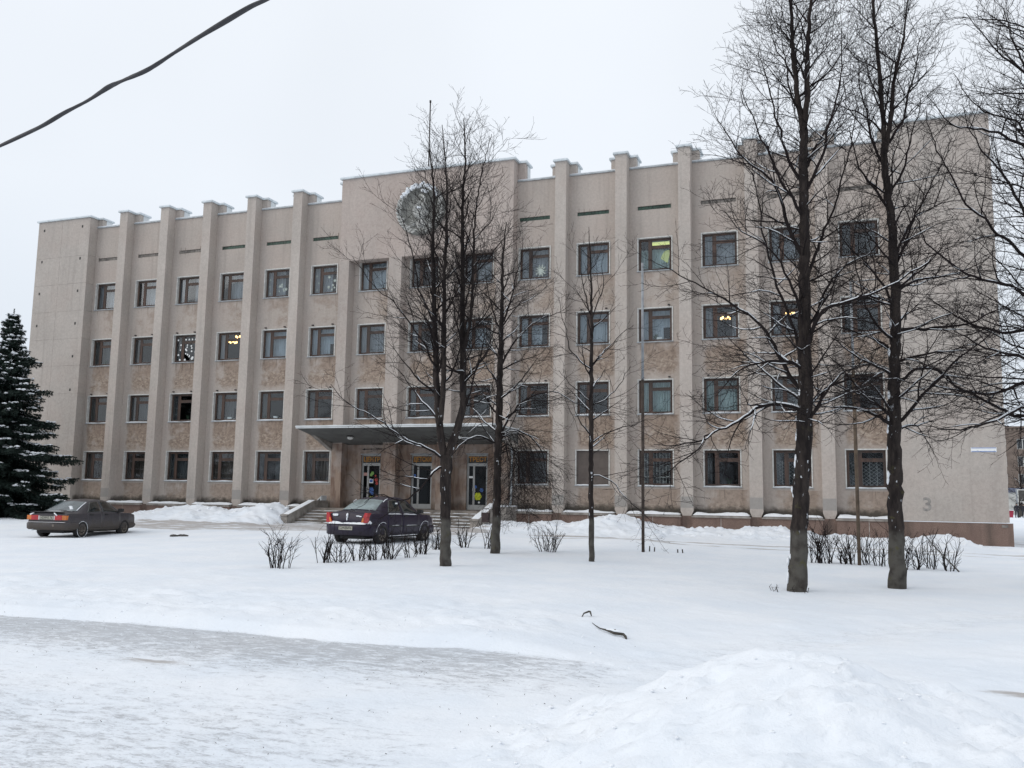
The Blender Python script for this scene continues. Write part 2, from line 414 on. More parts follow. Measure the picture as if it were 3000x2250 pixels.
M['sign_board'] = simple('sign_board', (0.065, 0.062, 0.058), 0.7, 0.2, 3)
M['orange'] = simple('orange_letters', (0.42, 0.20, 0.045), 0.6, 0.25, 5)
def flat(n, c, r=0.7): M[n] = simple(n.replace(' ', '_'), c, r, 0.06, 5)
flat('yellow_sticker', (0.50, 0.55, 0.03)); flat('red_sticker', (0.45, 0.06, 0.05)); flat('blue_sticker', (0.06, 0.14, 0.40)); flat('green_sticker', (0.20, 0.38, 0.10)); flat('pink_sticker', (0.45, 0.25, 0.22))
M['relief'] = simple('emblem_relief', (0.46, 0.46, 0.44), 0.85, 0.18, 9, bump=0.4)
M['relief_shade'] = simple('emblem_recess_shade', (0.20, 0.20, 0.185), 0.9, 0.3, 4, bump=0.4)  # darker than the figures: shade of the recessed relief put into the colour
M['mark'] = simple('grey_painted_mark', (0.27, 0.255, 0.24), 0.9, 0.3, 5)
# ------------------------------------------------------------------ ground
def base_g(x, y):
    sx = np.clip(1 - 0.75 * (x + 2) / 22, 0.25, 1.0)
    g = 0.06 + 0.32 * smooth((y + 24) / 20) * sx
    g = g - 0.20 * np.exp(-(((x + 13) / 6) ** 2 + ((y + 13) / 4.5) ** 2)) - 0.07 * np.exp(-(((x + .3) / 3) ** 2 + ((y + 12.4) / 3) ** 2))
    return g
RX = [-40, -30, -22, -19.82, -18.47, -17.22, -15.15, -13.94, -12.41, -11.27, -10.47, -10.2, -9.9, -0.4, -0.1, 0.09, 1.2, 1.78, 2.75, 3.48, 4.14, 4.75, 5.77, 6.84, 8.44, 9.45, 10.3, 11.0, 12.44, 13.05, 14.29, 15.65, 16.66, 17.4, 18.04, 18.88, 19.5, 20.43, 22, 26, 40]
RZ = [0.3, 0.35, 0.32, 0.36, 0.75, 0.93, 1.06, 0.86, 1.02, 1.24, 0.9, 0.7, 0.36, 0.36, 0.4, 0.56, 0.53, 0.47, 0.70, 0.54, 0.66, 0.88, 0.96, 0.62, 0.45, 0.49, 0.46, 0.61, 0.56, 0.45, 0.39, 0.30, 0.32, 0.39, 0.46, 0.30, 0.16, 0.20, 0.12, 0.1, 0.1]
def path_edge(x): return -30.62 + 0.06 * np.sin(x * 1.3) + 0.12 * fbm(x * 0.8, x * 0 + 3.3, 5, 3)
def heap(x, y):
    xs = [11.6, 12.3, 12.75, 13.15, 13.45, 13.75, 14.05, 14.22, 14.38, 14.68, 14.99, 15.17, 15.39, 15.7, 16.2, 16.9]
    hs = [0.0, 0.07, 0.20, 0.36, 0.50, 0.61, 0.67, 0.675, 0.67, 0.58, 0.53, 0.49, 0.38, 0.22, 0.08, 0.0]
    t = y + 33.35
    py = np.where(t > 0, np.exp(-(t / 0.62) ** 2), np.exp(-(np.maximum(-t, 0) / 3.0) ** 2))
    xx = x - 0.28 * np.clip(-t, 0, 3) * np.clip((14.2 - x) / 1.5, -1, 1) * -0.6
    return np.interp(xx, xs, hs) * py
def masks(x, y):
    w = 0.35 * fbm(x * 1.1, y * 1.1, 40, 3)
    pe = path_edge(x)
    below = smooth((pe - y) / 0.10) * smooth((13.0 + w * 2 - x) / 2.2)
    dpe = pe - y
    band = np.exp(-((dpe - 0.15) / 0.55) ** 2) * 0.75 + np.exp(-((dpe - 1.1) / 0.75) ** 2) * 0.55 + 0.26 + 0.20 * smooth((dpe - 3.2) / 1.2) - 0.16 * np.exp(-((dpe - 2.4) / 0.7) ** 2)
    leftw = 1.0 - 0.25 * smooth((x - 8) / 5)
    hp = heap(x, y)
    ice = below * np.clip(band, 0, 1) * leftw * (1 - smooth((hp - 0.02) / 0.08))
    # the trodden way that bends off to the right behind the heap
    cx = np.interp(y, [-32, -30, -28, -26, -23, -20, -16, -10], [12.2, 12.9, 14.0, 15.4, 17.6, 19.3, 20.6, 21.8])
    tr = np.exp(-((x - cx) / 1.0) ** 2) * smooth((y + 32.5) / 1.5)
    ice = np.maximum(ice, tr * 0.16)
    soil = np.exp(-(((x - 16.15) / 0.5) ** 2 + ((y + 30.7) / 0.16) ** 2))
    # driveway in front of the building
    dv = smooth((y + 10.2 + w) / 0.9) * smooth((-5.6 - y + w) / 0.9) * smooth((3.2 - x + w * 3) / 2.5) * smooth((x + 19) / 3)
    en = smooth((-3.9 - y) / 0.3) * smooth((y + 7.2) / 1.2) * smooth((x + 10.3 + w) / 0.8) * smooth((1.2 - x + w) / 1.2)
    rt = smooth((x - 2.5) / 2) * (np.exp(-((y + 7.4 + 0.25 * np.sin(x * .25)) / 0.35) ** 2) + 0.8 * np.exp(-((y + 8.9 + 0.3 * np.sin(x * .2)) / 0.3) ** 2))
    rt = rt * smooth((30 - x) / 3) + smooth((x - 19) / 3) * (0.5 * np.exp(-((y - 3) / 6.0) ** 2))
    dirt = np.clip(0.60 * dv + 0.50 * en + 0.80 * rt, 0, 0.85)
    dirt = np.maximum(dirt, np.clip(soil * .75, 0, .75))
    dirt = np.maximum(dirt, 0.35 * np.exp(-(((x - 8.0) / 0.8) ** 2 + ((y + 32.6) / 0.25) ** 2)))
    return ice, dirt, below, hp, dv, tr
def ground_z(x, y, fine=True):
    x = np.asarray(x, float); y = np.asarray(y, float)
    g = base_g(x, y)
    ridge = np.interp(x, RX, RZ) * np.where((x > 0) & (x < 19), 1.12, 1.0)
    yr = np.where(x < -5, -2.9, -2.2); t = y - yr
    fw_ = np.where(x < -5, 2.2, np.where(x < 8, 3.4, 2.4))
    prof = np.where(t > 0, np.exp(-(t / 1.2) ** 2), np.exp(-(np.maximum(-t, 0) / fw_) ** 2))
    lump = 1 + 0.10 * fbm(x * 1.7, y * 1.7, 3, 3)
    bank = np.maximum(ridge - g, 0) * prof
    z = g + bank * lump
    # mid mound beside the hedge, low swells over the lawn
    z = z + 0.14 * np.exp(-(((x - 7.0) / 2.2) ** 2 + ((y + 9.6) / 1.5) ** 2))
    lawn = smooth((y + 30.7) / 0.5)
    z = z + 0.05 * fbm(x * 0.35, y * 0.35, 11, 2) * (0.3 + 0.7 * lawn)
    ice, dirt, below, hp, dv, tr = masks(x, y)
    z = z + 0.11 * smooth((y - path_edge(x) + 0.02) / 0.22) * smooth((12.2 - x) / 1.8) * np.exp(-np.maximum(y + 29.5, 0) / 5.0)
    plow = smooth((y + 30.5) / 0.4) * smooth((-26.5 - y) / 1.5) * smooth((12 - x) / 2)
    z = z - 0.05 * tr + tr * (.03 * fbm(x * 4, y * 4, 81, 3) - .03 * np.maximum(fbm(x * 2.6, y * 2.6, 83, 2) - .15, 0))
    if fine:
        z = z + plow * (0.07 * np.abs(fbm(x * 1.6, y * 1.6, 21, 4)) + 0.06 * np.maximum(fbm(x * 4.5, y * 4.5, 23, 3), 0)) + lawn * .05 * np.maximum(fbm(x * 2.2, y * 2.2, 27, 3) - .12, 0) * np.exp(-np.maximum(y + 26, 0) / 6)
        rough = smooth(bank / 0.2)
        z = z + rough * (0.13 * fbm(x * 1.9, y * 1.9, 31, 4) + 0.16 * np.maximum(fbm(x * 3.1, y * 3.1, 33, 3) - .08, 0) + .10 * np.maximum(fbm(x * 5.2, y * 5.2, 35, 3) - .1, 0))
        hr = smooth(hp / 0.10)
        z = z + hp * 1.0 + hr * (0.11 * fbm(x * 2.2, y * 2.2, 51, 4) + 0.10 * np.maximum(.18 - np.abs(fbm(x * 3.3, y * 3.3, 57, 2)), 0) * 2 - .02 + 0.08 * np.maximum(fbm(x * 7, y * 7, 53, 3) - .05, 0) + 0.018 * fbm(x * 17, y * 17, 55, 2))
        z = z + 0.012 * fbm(x * 3.1, y * 3.1, 61, 3) * (1 - hr) + 0.008 * fbm(x * 9, y * 16, 63, 3) * below
    else:
        z = z + hp
    # wheel ruts along the drive and behind the cars
    rut = np.exp(-((y + 6.9) / .16) ** 2) + np.exp(-((y + 8.5) / .16) ** 2)
    z = z - 0.035 * rut * smooth((y + 12) / 2) * smooth((24 - x) / 3) * (0.6 + .8 * vnoise(x * .6, y * 0, 71))
    # a low ploughed ridge across the far street
    z = z + 0.32 * np.exp(-((y - 57 - 0.03 * (x - 30)) / 2.0) ** 2) * smooth((x - 22) / 3)
    return z
def gz(x, y): return float(ground_z(np.array([x]), np.array([y]))[0])

def graded(spec):
    out = [spec[0][0]]
    for (a, b, s0, s1) in spec:
        t = a
        while t < b - 1e-6:
            f = (t - a) / (b - a); t = t + s0 + (s1 - s0) * f
            out.append(min(t, b))
    return np.unique(np.round(out, 4))
gx = graded([(-160, -45, 14, 3), (-45, -22, 2.0, 0.6), (-22, 4, 0.15, 0.11), (4, 9, 0.11, 0.075), (9, 17.5, 0.065, 0.065), (17.5, 24, 0.08, 0.3), (24, 60, 0.5, 3), (60, 220, 4, 18)])
gy = graded([(-75, -44, 6, 1.0), (-44, -36.5, 0.6, 0.12), (-36.5, -29, 0.06, 0.06), (-29, -18, 0.07, 0.20), (-18, -8, 0.2, 0.14), (-8, 0.0, 0.10, 0.09), (0.0, 0.6, .1, .2), (0.6, 20, 0.5, 2.5), (20, 70, 1.0, 1.0), (70, 320, 3, 30)])
GX, GY = np.meshgrid(gx, gy)
GZ = ground_z(GX, GY)
nx, ny = len(gx), len(gy)
ICE, DIRT, BEL, HP, DV, TR = masks(GX, GY)
V = np.stack([GX, GY, GZ], -1).reshape(-1, 3)
idx = np.arange(nx * ny).reshape(ny, nx)
Q = np.stack([idx[:-1, :-1], idx[:-1, 1:], idx[1:, 1:], idx[1:, :-1]], -1).reshape(-1, 4)
dzx = np.gradient(GZ, gx, axis=1); dzy = np.gradient(GZ, gy, axis=0)
NRM = np.stack([-dzx, -dzy, np.ones_like(GZ)], -1); NRM /= np.linalg.norm(NRM, axis=-1, keepdims=True); NRM = NRM.reshape(-1, 3)
qc = V[Q].mean(1)
qm = lambda a: a.reshape(-1)[Q].mean(1)
g0 = base_g(qc[:, 0], qc[:, 1])
bank_up = (qc[:, 2] - g0 > 0.16) & (qc[:, 1] > -7) & (qc[:, 1] < 1) & (qc[:, 0] < 21)
cls = np.zeros(len(Q), int)                                     # 0 lawn, 1 path, 2 heap, 3 left bank, 4 right bank, 5 driveway
cls[(qm(BEL) > 0.5)] = 1
cls[(qm(DV) > 0.5)] = 5
cls[bank_up & (qc[:, 0] < -9.5)] = 3
cls[bank_up & (qc[:, 0] > -0.6)] = 4
cls[(qm(HP) > 0.06) & (qc[:, 1] > -37)] = 2
def ground_piece(name, k):
    f = Q[cls == k]
    if not len(f): return
    used = np.unique(f); remap = np.full(len(V), -1); remap[used] = np.arange(len(used))
    me = mesh_np(name, V[used], remap[f], M['snow'], True)
    for nme, arr in (('ice', ICE), ('dirt', DIRT)):
        a = me.attributes.new(nme, 'FLOAT', 'POINT'); a.data.foreach_set('value', arr.reshape(-1)[used].astype(np.float32))
    me.normals_split_custom_set_from_vertices(NRM[used].tolist())
    tag(link(name, me), kind='structure')
for nme, k in (('snow_ground', 0), ('icy_path', 1), ('snow_heap', 2), ('snow_bank', 3), ('snow_bank', 4), ('driveway', 5)): ground_piece(nme, k)

# ------------------------------------------------------------------ the building
rnd = random.Random(4)
B = tag(empty('office_building', (-5, 0, 0)), 'long four-storey beige plastered office building with tall piers and a round emblem', 'building')
BO = (5, 0, 0)                                                   # children carry world coordinates
def bpart(mb, name, mats, parent=None, loc=(0, 0, 0)):
    if parent is None: return mb.build(name, mats, B, (BO[0] + loc[0], loc[1], loc[2]))
    return mb.build(name, mats, parent, loc)
XL, XR = -30.6, 20.6
PL_R, PR_L = -26.62, 16.73                                       # inner edges of the end pylons
def wall_holes(x0, x1, z0, z1, holes, y, depth):
    xs = sorted({x0, x1} | {h[0] for h in holes} | {h[1] for h in holes}); zs = sorted({z0, z1} | {h[2] for h in holes} | {h[3] for h in holes})
    mb = MB()
    for i in range(len(xs) - 1):
        for j in range(len(zs) - 1):
            cx, cz = (xs[i] + xs[i + 1]) / 2, (zs[j] + zs[j + 1]) / 2
            if any(h[0] < cx < h[1] and h[2] < cz < h[3] for h in holes): continue
            mb.add([(xs[i], y, zs[j]), (xs[i + 1], y, zs[j]), (xs[i + 1], y, zs[j + 1]), (xs[i], y, zs[j + 1])], [(0, 1, 2, 3)])
            mb.add([(xs[i], y + depth, zs[j]), (xs[i + 1], y + depth, zs[j]), (xs[i + 1], y + depth, zs[j + 1]), (xs[i], y + depth, zs[j + 1])], [(3, 2, 1, 0)])
    for (a, b, c, d) in holes:
        e = y + depth
        mb.add([(a, y, c), (b, y, c), (b, e, c), (a, e, c)], [(0, 1, 2, 3)]); mb.add([(a, y, d), (b, y, d), (b, e, d), (a, e, d)], [(3, 2, 1, 0)])
        mb.add([(a, y, c), (a, y, d), (a, e, d), (a, e, c)], [(0, 3, 2, 1)]); mb.add([(b, y, c), (b, y, d), (b, e, d), (b, e, c)], [(0, 1, 2, 3)])
    return mb
DOORS = [(-8.31, -7.21), (-5.51, -4.37), (-2.53, -1.43)]
holes = []
for k in range(15):
    for r in (1, 2, 3, 4):
        if r == 1 and 6 <= k <= 8: continue
        holes.append((bx(k) + .045, bx(k) + OPW - .045, ROWS[r][0] + .03, ROWS[r][1] - .045))
VENT = {}
for k in list(range(6)) + list(range(9, 15)):
    VENT[k] = (bx(k) + 0.02, bx(k) + 1.58, 15.17, 15.36); holes.append(VENT[k])
dholes = [(a, b, 1.1, 3.76) for a, b in DOORS]
wmb = wall_holes(PL_R, PR_L, 4.6, 17.2, [h for h in holes if h[2] > 4.6], 0.0, 0.30)
bpart(wmb, 'wall', M['wall'])
bpart(wall_holes(PL_R, -9.4, 0.3, 4.6, [h for h in holes if h[3] < 4.6 and h[1] < -9], 0.0, 0.30), 'wall', M['wall'])
bpart(wall_holes(-0.4, PR_L, 0.3, 4.6, [h for h in holes if h[3] < 4.6 and h[0] > -1], 0.0, 0.30), 'wall', M['wall'])
bpart(wall_holes(-9.4, -0.4, 0.3, 4.6, dholes, 0.0, 0.30), 'entrance_wall', M['entry'])
# rooms behind: floor slabs, partitions, back wall
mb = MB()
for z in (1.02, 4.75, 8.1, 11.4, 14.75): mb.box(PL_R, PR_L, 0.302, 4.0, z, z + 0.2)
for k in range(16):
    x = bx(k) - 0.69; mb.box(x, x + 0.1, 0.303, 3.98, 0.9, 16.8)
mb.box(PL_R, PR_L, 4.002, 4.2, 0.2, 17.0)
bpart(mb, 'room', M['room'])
mb = MB(); mb.box(XL + .02, XR - .02, 4.21, 14, -0.5, 17.2); mb.box(XL + .02, PL_R - .02, 0.02, 4.208, -0.5, 17.2); mb.box(PR_L + .02, XR - .02, 0.02, 4.208, -0.5, 17.2)
bpart(mb, 'rear_wall', M['panel'])
mb = MB(); mb.box(XL + .1, XR - .1, 0.35, 13.9, 17.21, 17.24); bpart(mb, 'roof', M['lump'])

# --- parapet coping over the bays, heads of the piers
def coping(mb, x0, x1, y0, y1, z, t=0.07, over=0.07):
    mb.m = 0; mb.box(x0, x1, y0 - over, y1 + over, z, z + t)
    mb.m = 1; mb.box(x0 + .01, x1 - .01, y0 - over + .02, y1 + over - .02, z + t, z + t + 0.035)
pier_x = [(bx(k) + OPW + bx(k + 1)) / 2 for k in range(14)]
def pier_head(mb, xa, xb, wl, wr, zt):
    """stepped head: the shaft in front, a wider block set back on the wall line, pale cladding on its flanks, metal caps"""
    mb.m = 0; mb.box(xa - wl, xb + wr, 0.0, 0.28, 17.2, zt - .004)
    mb.m = 1; mb.box(xa - wl - .012, xb + wr + .012, 0.28, 0.75, 17.205, zt - .006)
    mb.m = 2
    mb.box(xa - 0.09, xb + 0.09, -0.70, -0.07, zt, zt + 0.085); mb.box(xa - wl - 0.09, xb + wr + 0.09, -0.07, 0.84, zt, zt + 0.085)
    mb.m = 3
    mb.box(xa - 0.07, xb + 0.07, -0.68, -0.07, zt + .085, zt + .12); mb.box(xa - wl - 0.07, xb + wr + 0.07, -0.07, 0.82, zt + .085, zt + .12)
PW = 0.275
def pier(xa, xb, z0, zt, wl, wr, mat):
    mb = MB(); mb.m = 0
    if z0 < 1.2:   # foot with chamfered corners
        mb.add([(xa + .09, -.6, z0), (xb - .09, -.6, z0), (xb - .09, 0, z0), (xa + .09, 0, z0), (xa, -.6, z0 + .22), (xb, -.6, z0 + .22), (xb, 0, z0 + .22), (xa, 0, z0 + .22)],
               [(0, 3, 2, 1), (0, 1, 5, 4), (1, 2, 6, 5), (3, 0, 4, 7)])
        z0 += .22
    mb.add([(xa, -.6, z0), (xb, -.6, z0), (xb, -.001, z0), (xa, -.001, z0), (xa, -.6, zt), (xb, -.6, zt), (xb, -.001, zt), (xa, -.001, zt)], [(4, 5, 6, 7), (0, 1, 5, 4), (1, 2, 6, 5), (3, 0, 4, 7), (0, 3, 2, 1)])
    pier_head(mb, xa, xb, wl, wr, zt)
    bpart(mb, 'pier', [mat, M['clad'], M['coping'], M['lump']])
for i, px in enumerate(pier_x):
    if 5 <= i <= 8: continue
    pier(px - PW, px + PW, 1.06, 17.78, 0.33, 0.33, M['pier'])
segs = []
prev = PL_R
for i, px in enumerate(pier_x):
    if i == 5: segs.append((prev, -9.68)); prev = -0.1
    if 5 <= i <= 8: continue
    segs.append((prev, px - PW)); prev = px + PW
segs.append((prev, PR_L))
for a, b in segs:
    mb = MB(); coping(mb, a + .003, b - .003, 0.0, 0.3, 17.2); bpart(mb, 'parapet_coping', [M['zinc'], M['lump']])
# --- centre block
CB = [(-9.67, -9.11), (-6.80, -6.08), (-3.87, -3.16), (-0.93, -0.10)]
mb = MB(); mb.box(-9.67, -0.10, -0.6, -0.002, 13.74, 18.15); mb.m = 0; mb.box(-9.66, -0.11, 0.0, 0.5, 17.2, 18.15)
bpart(mb, 'centre_wall', M['centre'])
mb = MB()
mb.m = 0; mb.box(-0.11, 0.28, 0.0, 0.32, 17.2, 18.14); mb.box(-10.05, -9.66, 0, 0.32, 17.2, 18.14)
mb.m = 1; mb.box(-0.11, 0.292, .32, .75, 17.205, 18.13); mb.box(-10.062, -9.66, .32, .75, 17.205, 18.13)
mb.m = 2; mb.box(-9.78, .01, -.70, -.07, 18.15, 18.235); mb.box(-10.16, .38, -.07, .84, 18.15, 18.235)
mb.m = 3; mb.box(-9.76, -.01, -.68, -.07, 18.235, 18.28); mb.box(-10.14, .36, -.07, .82, 18.235, 18.28)
bpart(mb, 'parapet_coping', [M['centre'], M['clad'], M['coping'], M['lump']])
for a, b in CB:
    mb = MB(); mb.box(a, b, -0.6, -0.001, 1.08, 13.739); bpart(mb, 'pier', M['entry'])
# --- end pylons: left of big panels with fine joints, right one plain
mb = MB(); mb.box(XL + .03, PL_R - .03, -.588, 0.018, 0.3, 17.70); mb.box(XL + .005, PL_R, 0, .5, 17.0, 17.69); bpart(mb, 'pylon_core', M['panel'])
zj = [1.06, 2.3, 3.95, 5.62, 7.27, 8.91, 10.5, 12.15, 13.79, 15.45, 17.72]
for i in range(len(zj) - 1):
    for xa, xb in ((XL, -28.75), (-28.75, PL_R)):
        mb = MB(); j = 0.006
        mb.box(xa + (j if xa > XL else 0), xb - (j if xb < PL_R else 0), -.6, -.5885, zj[i] + j, zj[i + 1] - j)
        if xb == PL_R: mb.box(PL_R - .029, PL_R, -.588, -.001, zj[i] + j, zj[i + 1] - j)
        if xa == XL: mb.box(XL, XL + .029, -.588, -.001, zj[i] + j, zj[i + 1] - j)
        bpart(mb, 'panel', M['panel'])
mb = MB(); mb.box(PR_L, XR, -.6, 0.018, 1.06, 17.72); bpart(mb, 'pylon', M['panel'])
for (xa, xb, wl, wr) in ((XL, PL_R, 0, .33), (PR_L, XR, .33, 0)):
    mb = MB()
    mb.m = 0; mb.box(xa - wl, xb + wr, 0.02, .30, 17.2, 17.716)
    mb.m = 1; mb.box(xa - wl - .012, xb + wr + .012, .30, .75, 17.205, 17.714)
    mb.m = 2; mb.box(xa - .09, xb + .09, -.70, -.07, 17.721, 17.80); mb.box(xa - wl - .09, xb + wr + .09, -.07, .84, 17.721, 17.80)
    mb.m = 3; mb.box(xa - .07, xb + .07, -.68, -.07, 17.80, 17.835); mb.box(xa - wl - .07, xb + wr + .07, -.07, .82, 17.80, 17.835)
    bpart(mb, 'parapet_coping', [M['panel'], M['clad'], M['coping'], M['lump']])
hole_pts = [(-30.14, z) for z in (17.2, 15.27, 13.32, 11.38, 9.43, 7.48, 5.5)] + [(-27.2, z) for z in (17.22, 15.28, 13.33, 11.39, 9.45, 7.49)] + \
           [(20.02, z) for z in (17.11, 15.15, 13.21, 11.26, 9.3, 7.38)] + [(17.18, z) for z in (15.2, 13.24, 11.28, 9.32, 7.42)]
for i, (x, z) in enumerate(hole_pts):
    mb = MB(); w, h = (.055, .075); mb.box(x - w, x + w, -.606, -.56, z - h, z + h); bpart(mb, 'anchor_hole', M['dark'])
# --- glass-block vents under the parapet
for k, (a, b, c, d) in VENT.items():
    mb = MB(); n = 9; g = 0.016; w = (b - a) / n
    mb.m = 1; mb.box(a, b, 0.09, 0.12, c, d); mb.m = 0
    for i in range(n): mb.box(a + i * w + g / 2, a + (i + 1) * w - g / 2, 0.05, 0.10, c + .012, d - .012)
    bpart(mb, 'vent', [M['green_glass'] if k in (3, 4, 5, 9, 10, 11) else M['grey_glass'], M['mortar']])

# --- plinth with snowy ledges
mb = MB(); mb.box(XL, -10.1, -.62, -.001, -0.4, 1.055); mb.box(-0.15, PR_L, -.62, -.001, -0.4, 1.055); bpart(mb, 'plinth', M['granite'])
mb = MB(); mb.box(PR_L - .02, XR + .1, -.70, .5, -.4, 1.03); bpart(mb, 'plinth', M['granite'])
mb = MB(); mb.box(XL - .1, PL_R + .02, -.70, .5, -.4, 1.03); bpart(mb, 'plinth', M['granite'])
for xa, xb in ((XL - .12, PL_R), (PR_L, XR + .12)):
    mb = MB(); mb.box(xa, xb, -.72, -.601, 1.031, 1.055); bpart(mb, 'plinth_snow', M['lump'])
def lumpy_strip(x0, x1, y0, y1, z, h, seed, n=24, ny=4):
    """a soft layer of snow lying on a ledge"""
    xs = np.linspace(x0, x1, n); ts = np.linspace(0, 1, ny + 1)
    v = []; f = []
    for x in xs:
        for t in ts:
            e = min((x - x0), (x1 - x)) / 0.12
            k = h * (0.75 + 0.8 * float(fbm(np.array([x * 2.1]), np.array([t * 1.5 + seed]), seed, 3)[0]))
            prof = max(0.0, 1 - (2 * t - 1) ** 6) ** .5 * min(1, max(e, 0.0) + .15)
            v.append((x, y0 + (y1 - y0) * t + .012 * math.sin(x * 7 + seed) * (t < .1), z + max(k, .012) * prof))
    m = ny + 1
    for i in range(n - 1):
        for j in range(ny): f.append((i * m + j, (i + 1) * m + j, (i + 1) * m + j + 1, i * m + j + 1))
    return v, f
edges = [PL_R] + [x for i, px in enumerate(pier_x) if not 5 <= i <= 8 for x in ((px - PW, px + PW) if i != 4 else (px - PW, px + PW))] + [PR_L]
bays = []
prev = PL_R
for i, px in enumerate(pier_x):
    if i == 5: bays.append((prev, -10.12)); prev = -0.1
    if 5 <= i <= 8: continue
    bays.append((prev, px - PW)); prev = px + PW
bays.append((prev, PR_L))
for q, (a, b) in enumerate(bays):
    mid = (a + b) / 2
    for xa, xb in ((a - .02, mid - .009), (mid + .009, b + .02)):
        mb = MB(); mb.box(xa, xb, -.76, -.621, -0.4, 1.0); bpart(mb, 'plinth_panel', M['granite'])
    mb = MB(); mb.box(mid - .009, mid + .009, -.752, -.621, -0.4, .995); bpart(mb, 'joint_strip', M['white'])
    mb = MB(); mb.box(a + .004, b - .004, -.82, -.002, 1.058, 1.105); mb.box(a - .05, b + .05, -.82, -.624, 1.001, 1.057)
    lg = bpart(mb, 'ledge', M['concrete'])
    v, f = lumpy_strip(a + .01, b - .01, -.845, -.06, 1.106, .125, q + 2)
    mb = MB(); mb.add(v, f, True); mb.build('ledge_snow', M['lump'], lg)

# --- windows
def box_mesh(name, boxes, mats):
    mb = MB()
    for bxs in boxes: mb.m = bxs[6] if len(bxs) > 6 else 0; mb.box(*bxs[:6])
    return mb.mesh(name, mats)
def window_meshes(h):
    w = OPW; d = {}
    d['surround'] = box_mesh('surround', [(0, .05, -.03, .14, .02, h), (w - .05, w, -.03, .14, .02, h), (.05, w - .05, -.03, .14, h - .05, h)], M['white'])
    mu = .58
    fr = [(.052, .115, .14, .21, .035, h - .052), (w - .115, w - .052, .14, .21, .035, h - .052), (.115, w - .115, .141, .21, h - .115, h - .052), (.115, w - .115, .141, .21, .035, .10),
          (mu - .045, mu + .045, .135, .205, .10, h - .115), (mu + .045, w - .115, .138, .205, h * .70, h * .70 + .06)]
    # sashes, a little proud of the frame
    def sash(a, b, c, e):
        t = .042; y0, y1 = .125, .165
        return [(a, a + t, y0, y1, c, e), (b - t, b, y0, y1, c, e), (a + t, b - t, y0 + .001, y1, e - t, e), (a + t, b - t, y0 + .001, y1, c, c + t)]
    P = [(.117, mu - .047, .102, h - .117), (mu + .047, w - .117, h * .70 + .062, h - .117), (mu + .047, w - .117, .102, h * .70 - .002)]
    for p in P: fr += sash(*p)
    d['frame'] = box_mesh('window', fr, M['wood'])
    d['panes'] = [box_mesh('pane', [(a + .038, b - .038, .148, .154, c + .038, e - .038)], M['glass']) for a, b, c, e in P]
    d['sill'] = box_mesh('sill', [(-.02, w + .02, -.075, .13, -.005, .03)], M['zinc'])
    d['P'] = P
    return d
WM = {1: window_meshes(ROWS[1][1] - ROWS[1][0])}
WM[2] = WM[3] = WM[4] = window_meshes(1.628)
def curtain_mesh(x0, x1, z0, z1, waves, amp, mat, name='curtain', seed=0):
    n = int(waves * 8); v = []; f = []
    rr = random.Random(seed); ph = rr.random() * 6
    for i in range(n + 1):
        t = i / n; x = x0 + (x1 - x0) * t
        y = .34 + amp * math.sin(t * waves * 6.283 + ph + .8 * math.sin(t * 9)) + .01 * rr.random()
        v += [(x, y, z0), (x + .01 * math.sin(i), y, z1)]
    for i in range(n): f.append((2 * i, 2 * i + 2, 2 * i + 3, 2 * i + 1))
    return mesh_np(name, v, f, mat, True)
H = 1.628
CUR = {'n': [curtain_mesh(.03, 1.6, .05, 1.60, 9, .022, M['tulle'], seed=1)],
       'b': [curtain_mesh(.03, 1.6, .03, 1.60, 5, .008, M['blue'], seed=2)],
       't': [curtain_mesh(.03, 1.6, .03, 1.60, 12, .028, M['teal'], seed=3)],
       'w': [curtain_mesh(.03, 1.6, .05, 1.64, 8, .03, M['brown'], seed=4)],
       'g': [curtain_mesh(.03, 1.6, .05, 1.60, 6, .02, M['greyc'], seed=5)],
       'd': [curtain_mesh(.03, .36, .05, 1.60, 3, .03, M['greyc'], seed=6)],
       'h': [curtain_mesh(.03, .42, .05, 1.60, 3, .03, M['tulle'], seed=7), curtain_mesh(1.3, 1.6, .05, 1.60, 3, .03, M['tulle'], seed=8)]}
VAR = {}
CUR['y'] = [curtain_mesh(.03, 1.6, .03, 1.10, 12, .02, M['teal'], seed=21)]
for key_, mt_ in (('n', M['tulle']), ('b', M['blue']), ('g', M['greyc'])):
    a_, b_, c_, d_, e_ = (curtain_mesh(.03, .55, .05, 1.60, 5, .03, mt_, seed=11), curtain_mesh(1.05, 1.6, .05, 1.60, 5, .03, mt_, seed=12), curtain_mesh(.35, 1.6, .05, 1.60, 7, .02, mt_, seed=13), curtain_mesh(.03, 1.6, .72, 1.60, 8, .015, mt_, seed=14), curtain_mesh(.03, 1.15, .05, 1.60, 7, .02, mt_, seed=15))
    VAR[key_] = [[a_, b_], [c_], [e_, d_], [e_]]
STY = {4: list('nnnnss') + list('bdn') + list('fbynng'), 3: list('gdchbb') + list('nnb') + list('bbbhhg'),
       2: list('ggdgdd') + list('ddd') + list('ddttgd'), 1: list('wwgwgw') + list('---') + list('gxldrr')}
snow_sill = {}
for r in (1, 2, 3, 4):
    for v_ in range(3):
        v, f = lumpy_strip(.0, OPW, -.08, .10, .031, {1: .05, 2: .05, 3: .02, 4: .012}[r], 60 + r * 3 + v_, 14, 3)
        snow_sill[r, v_] = mesh_np('sill_snow', v, f, M['lump'], True)
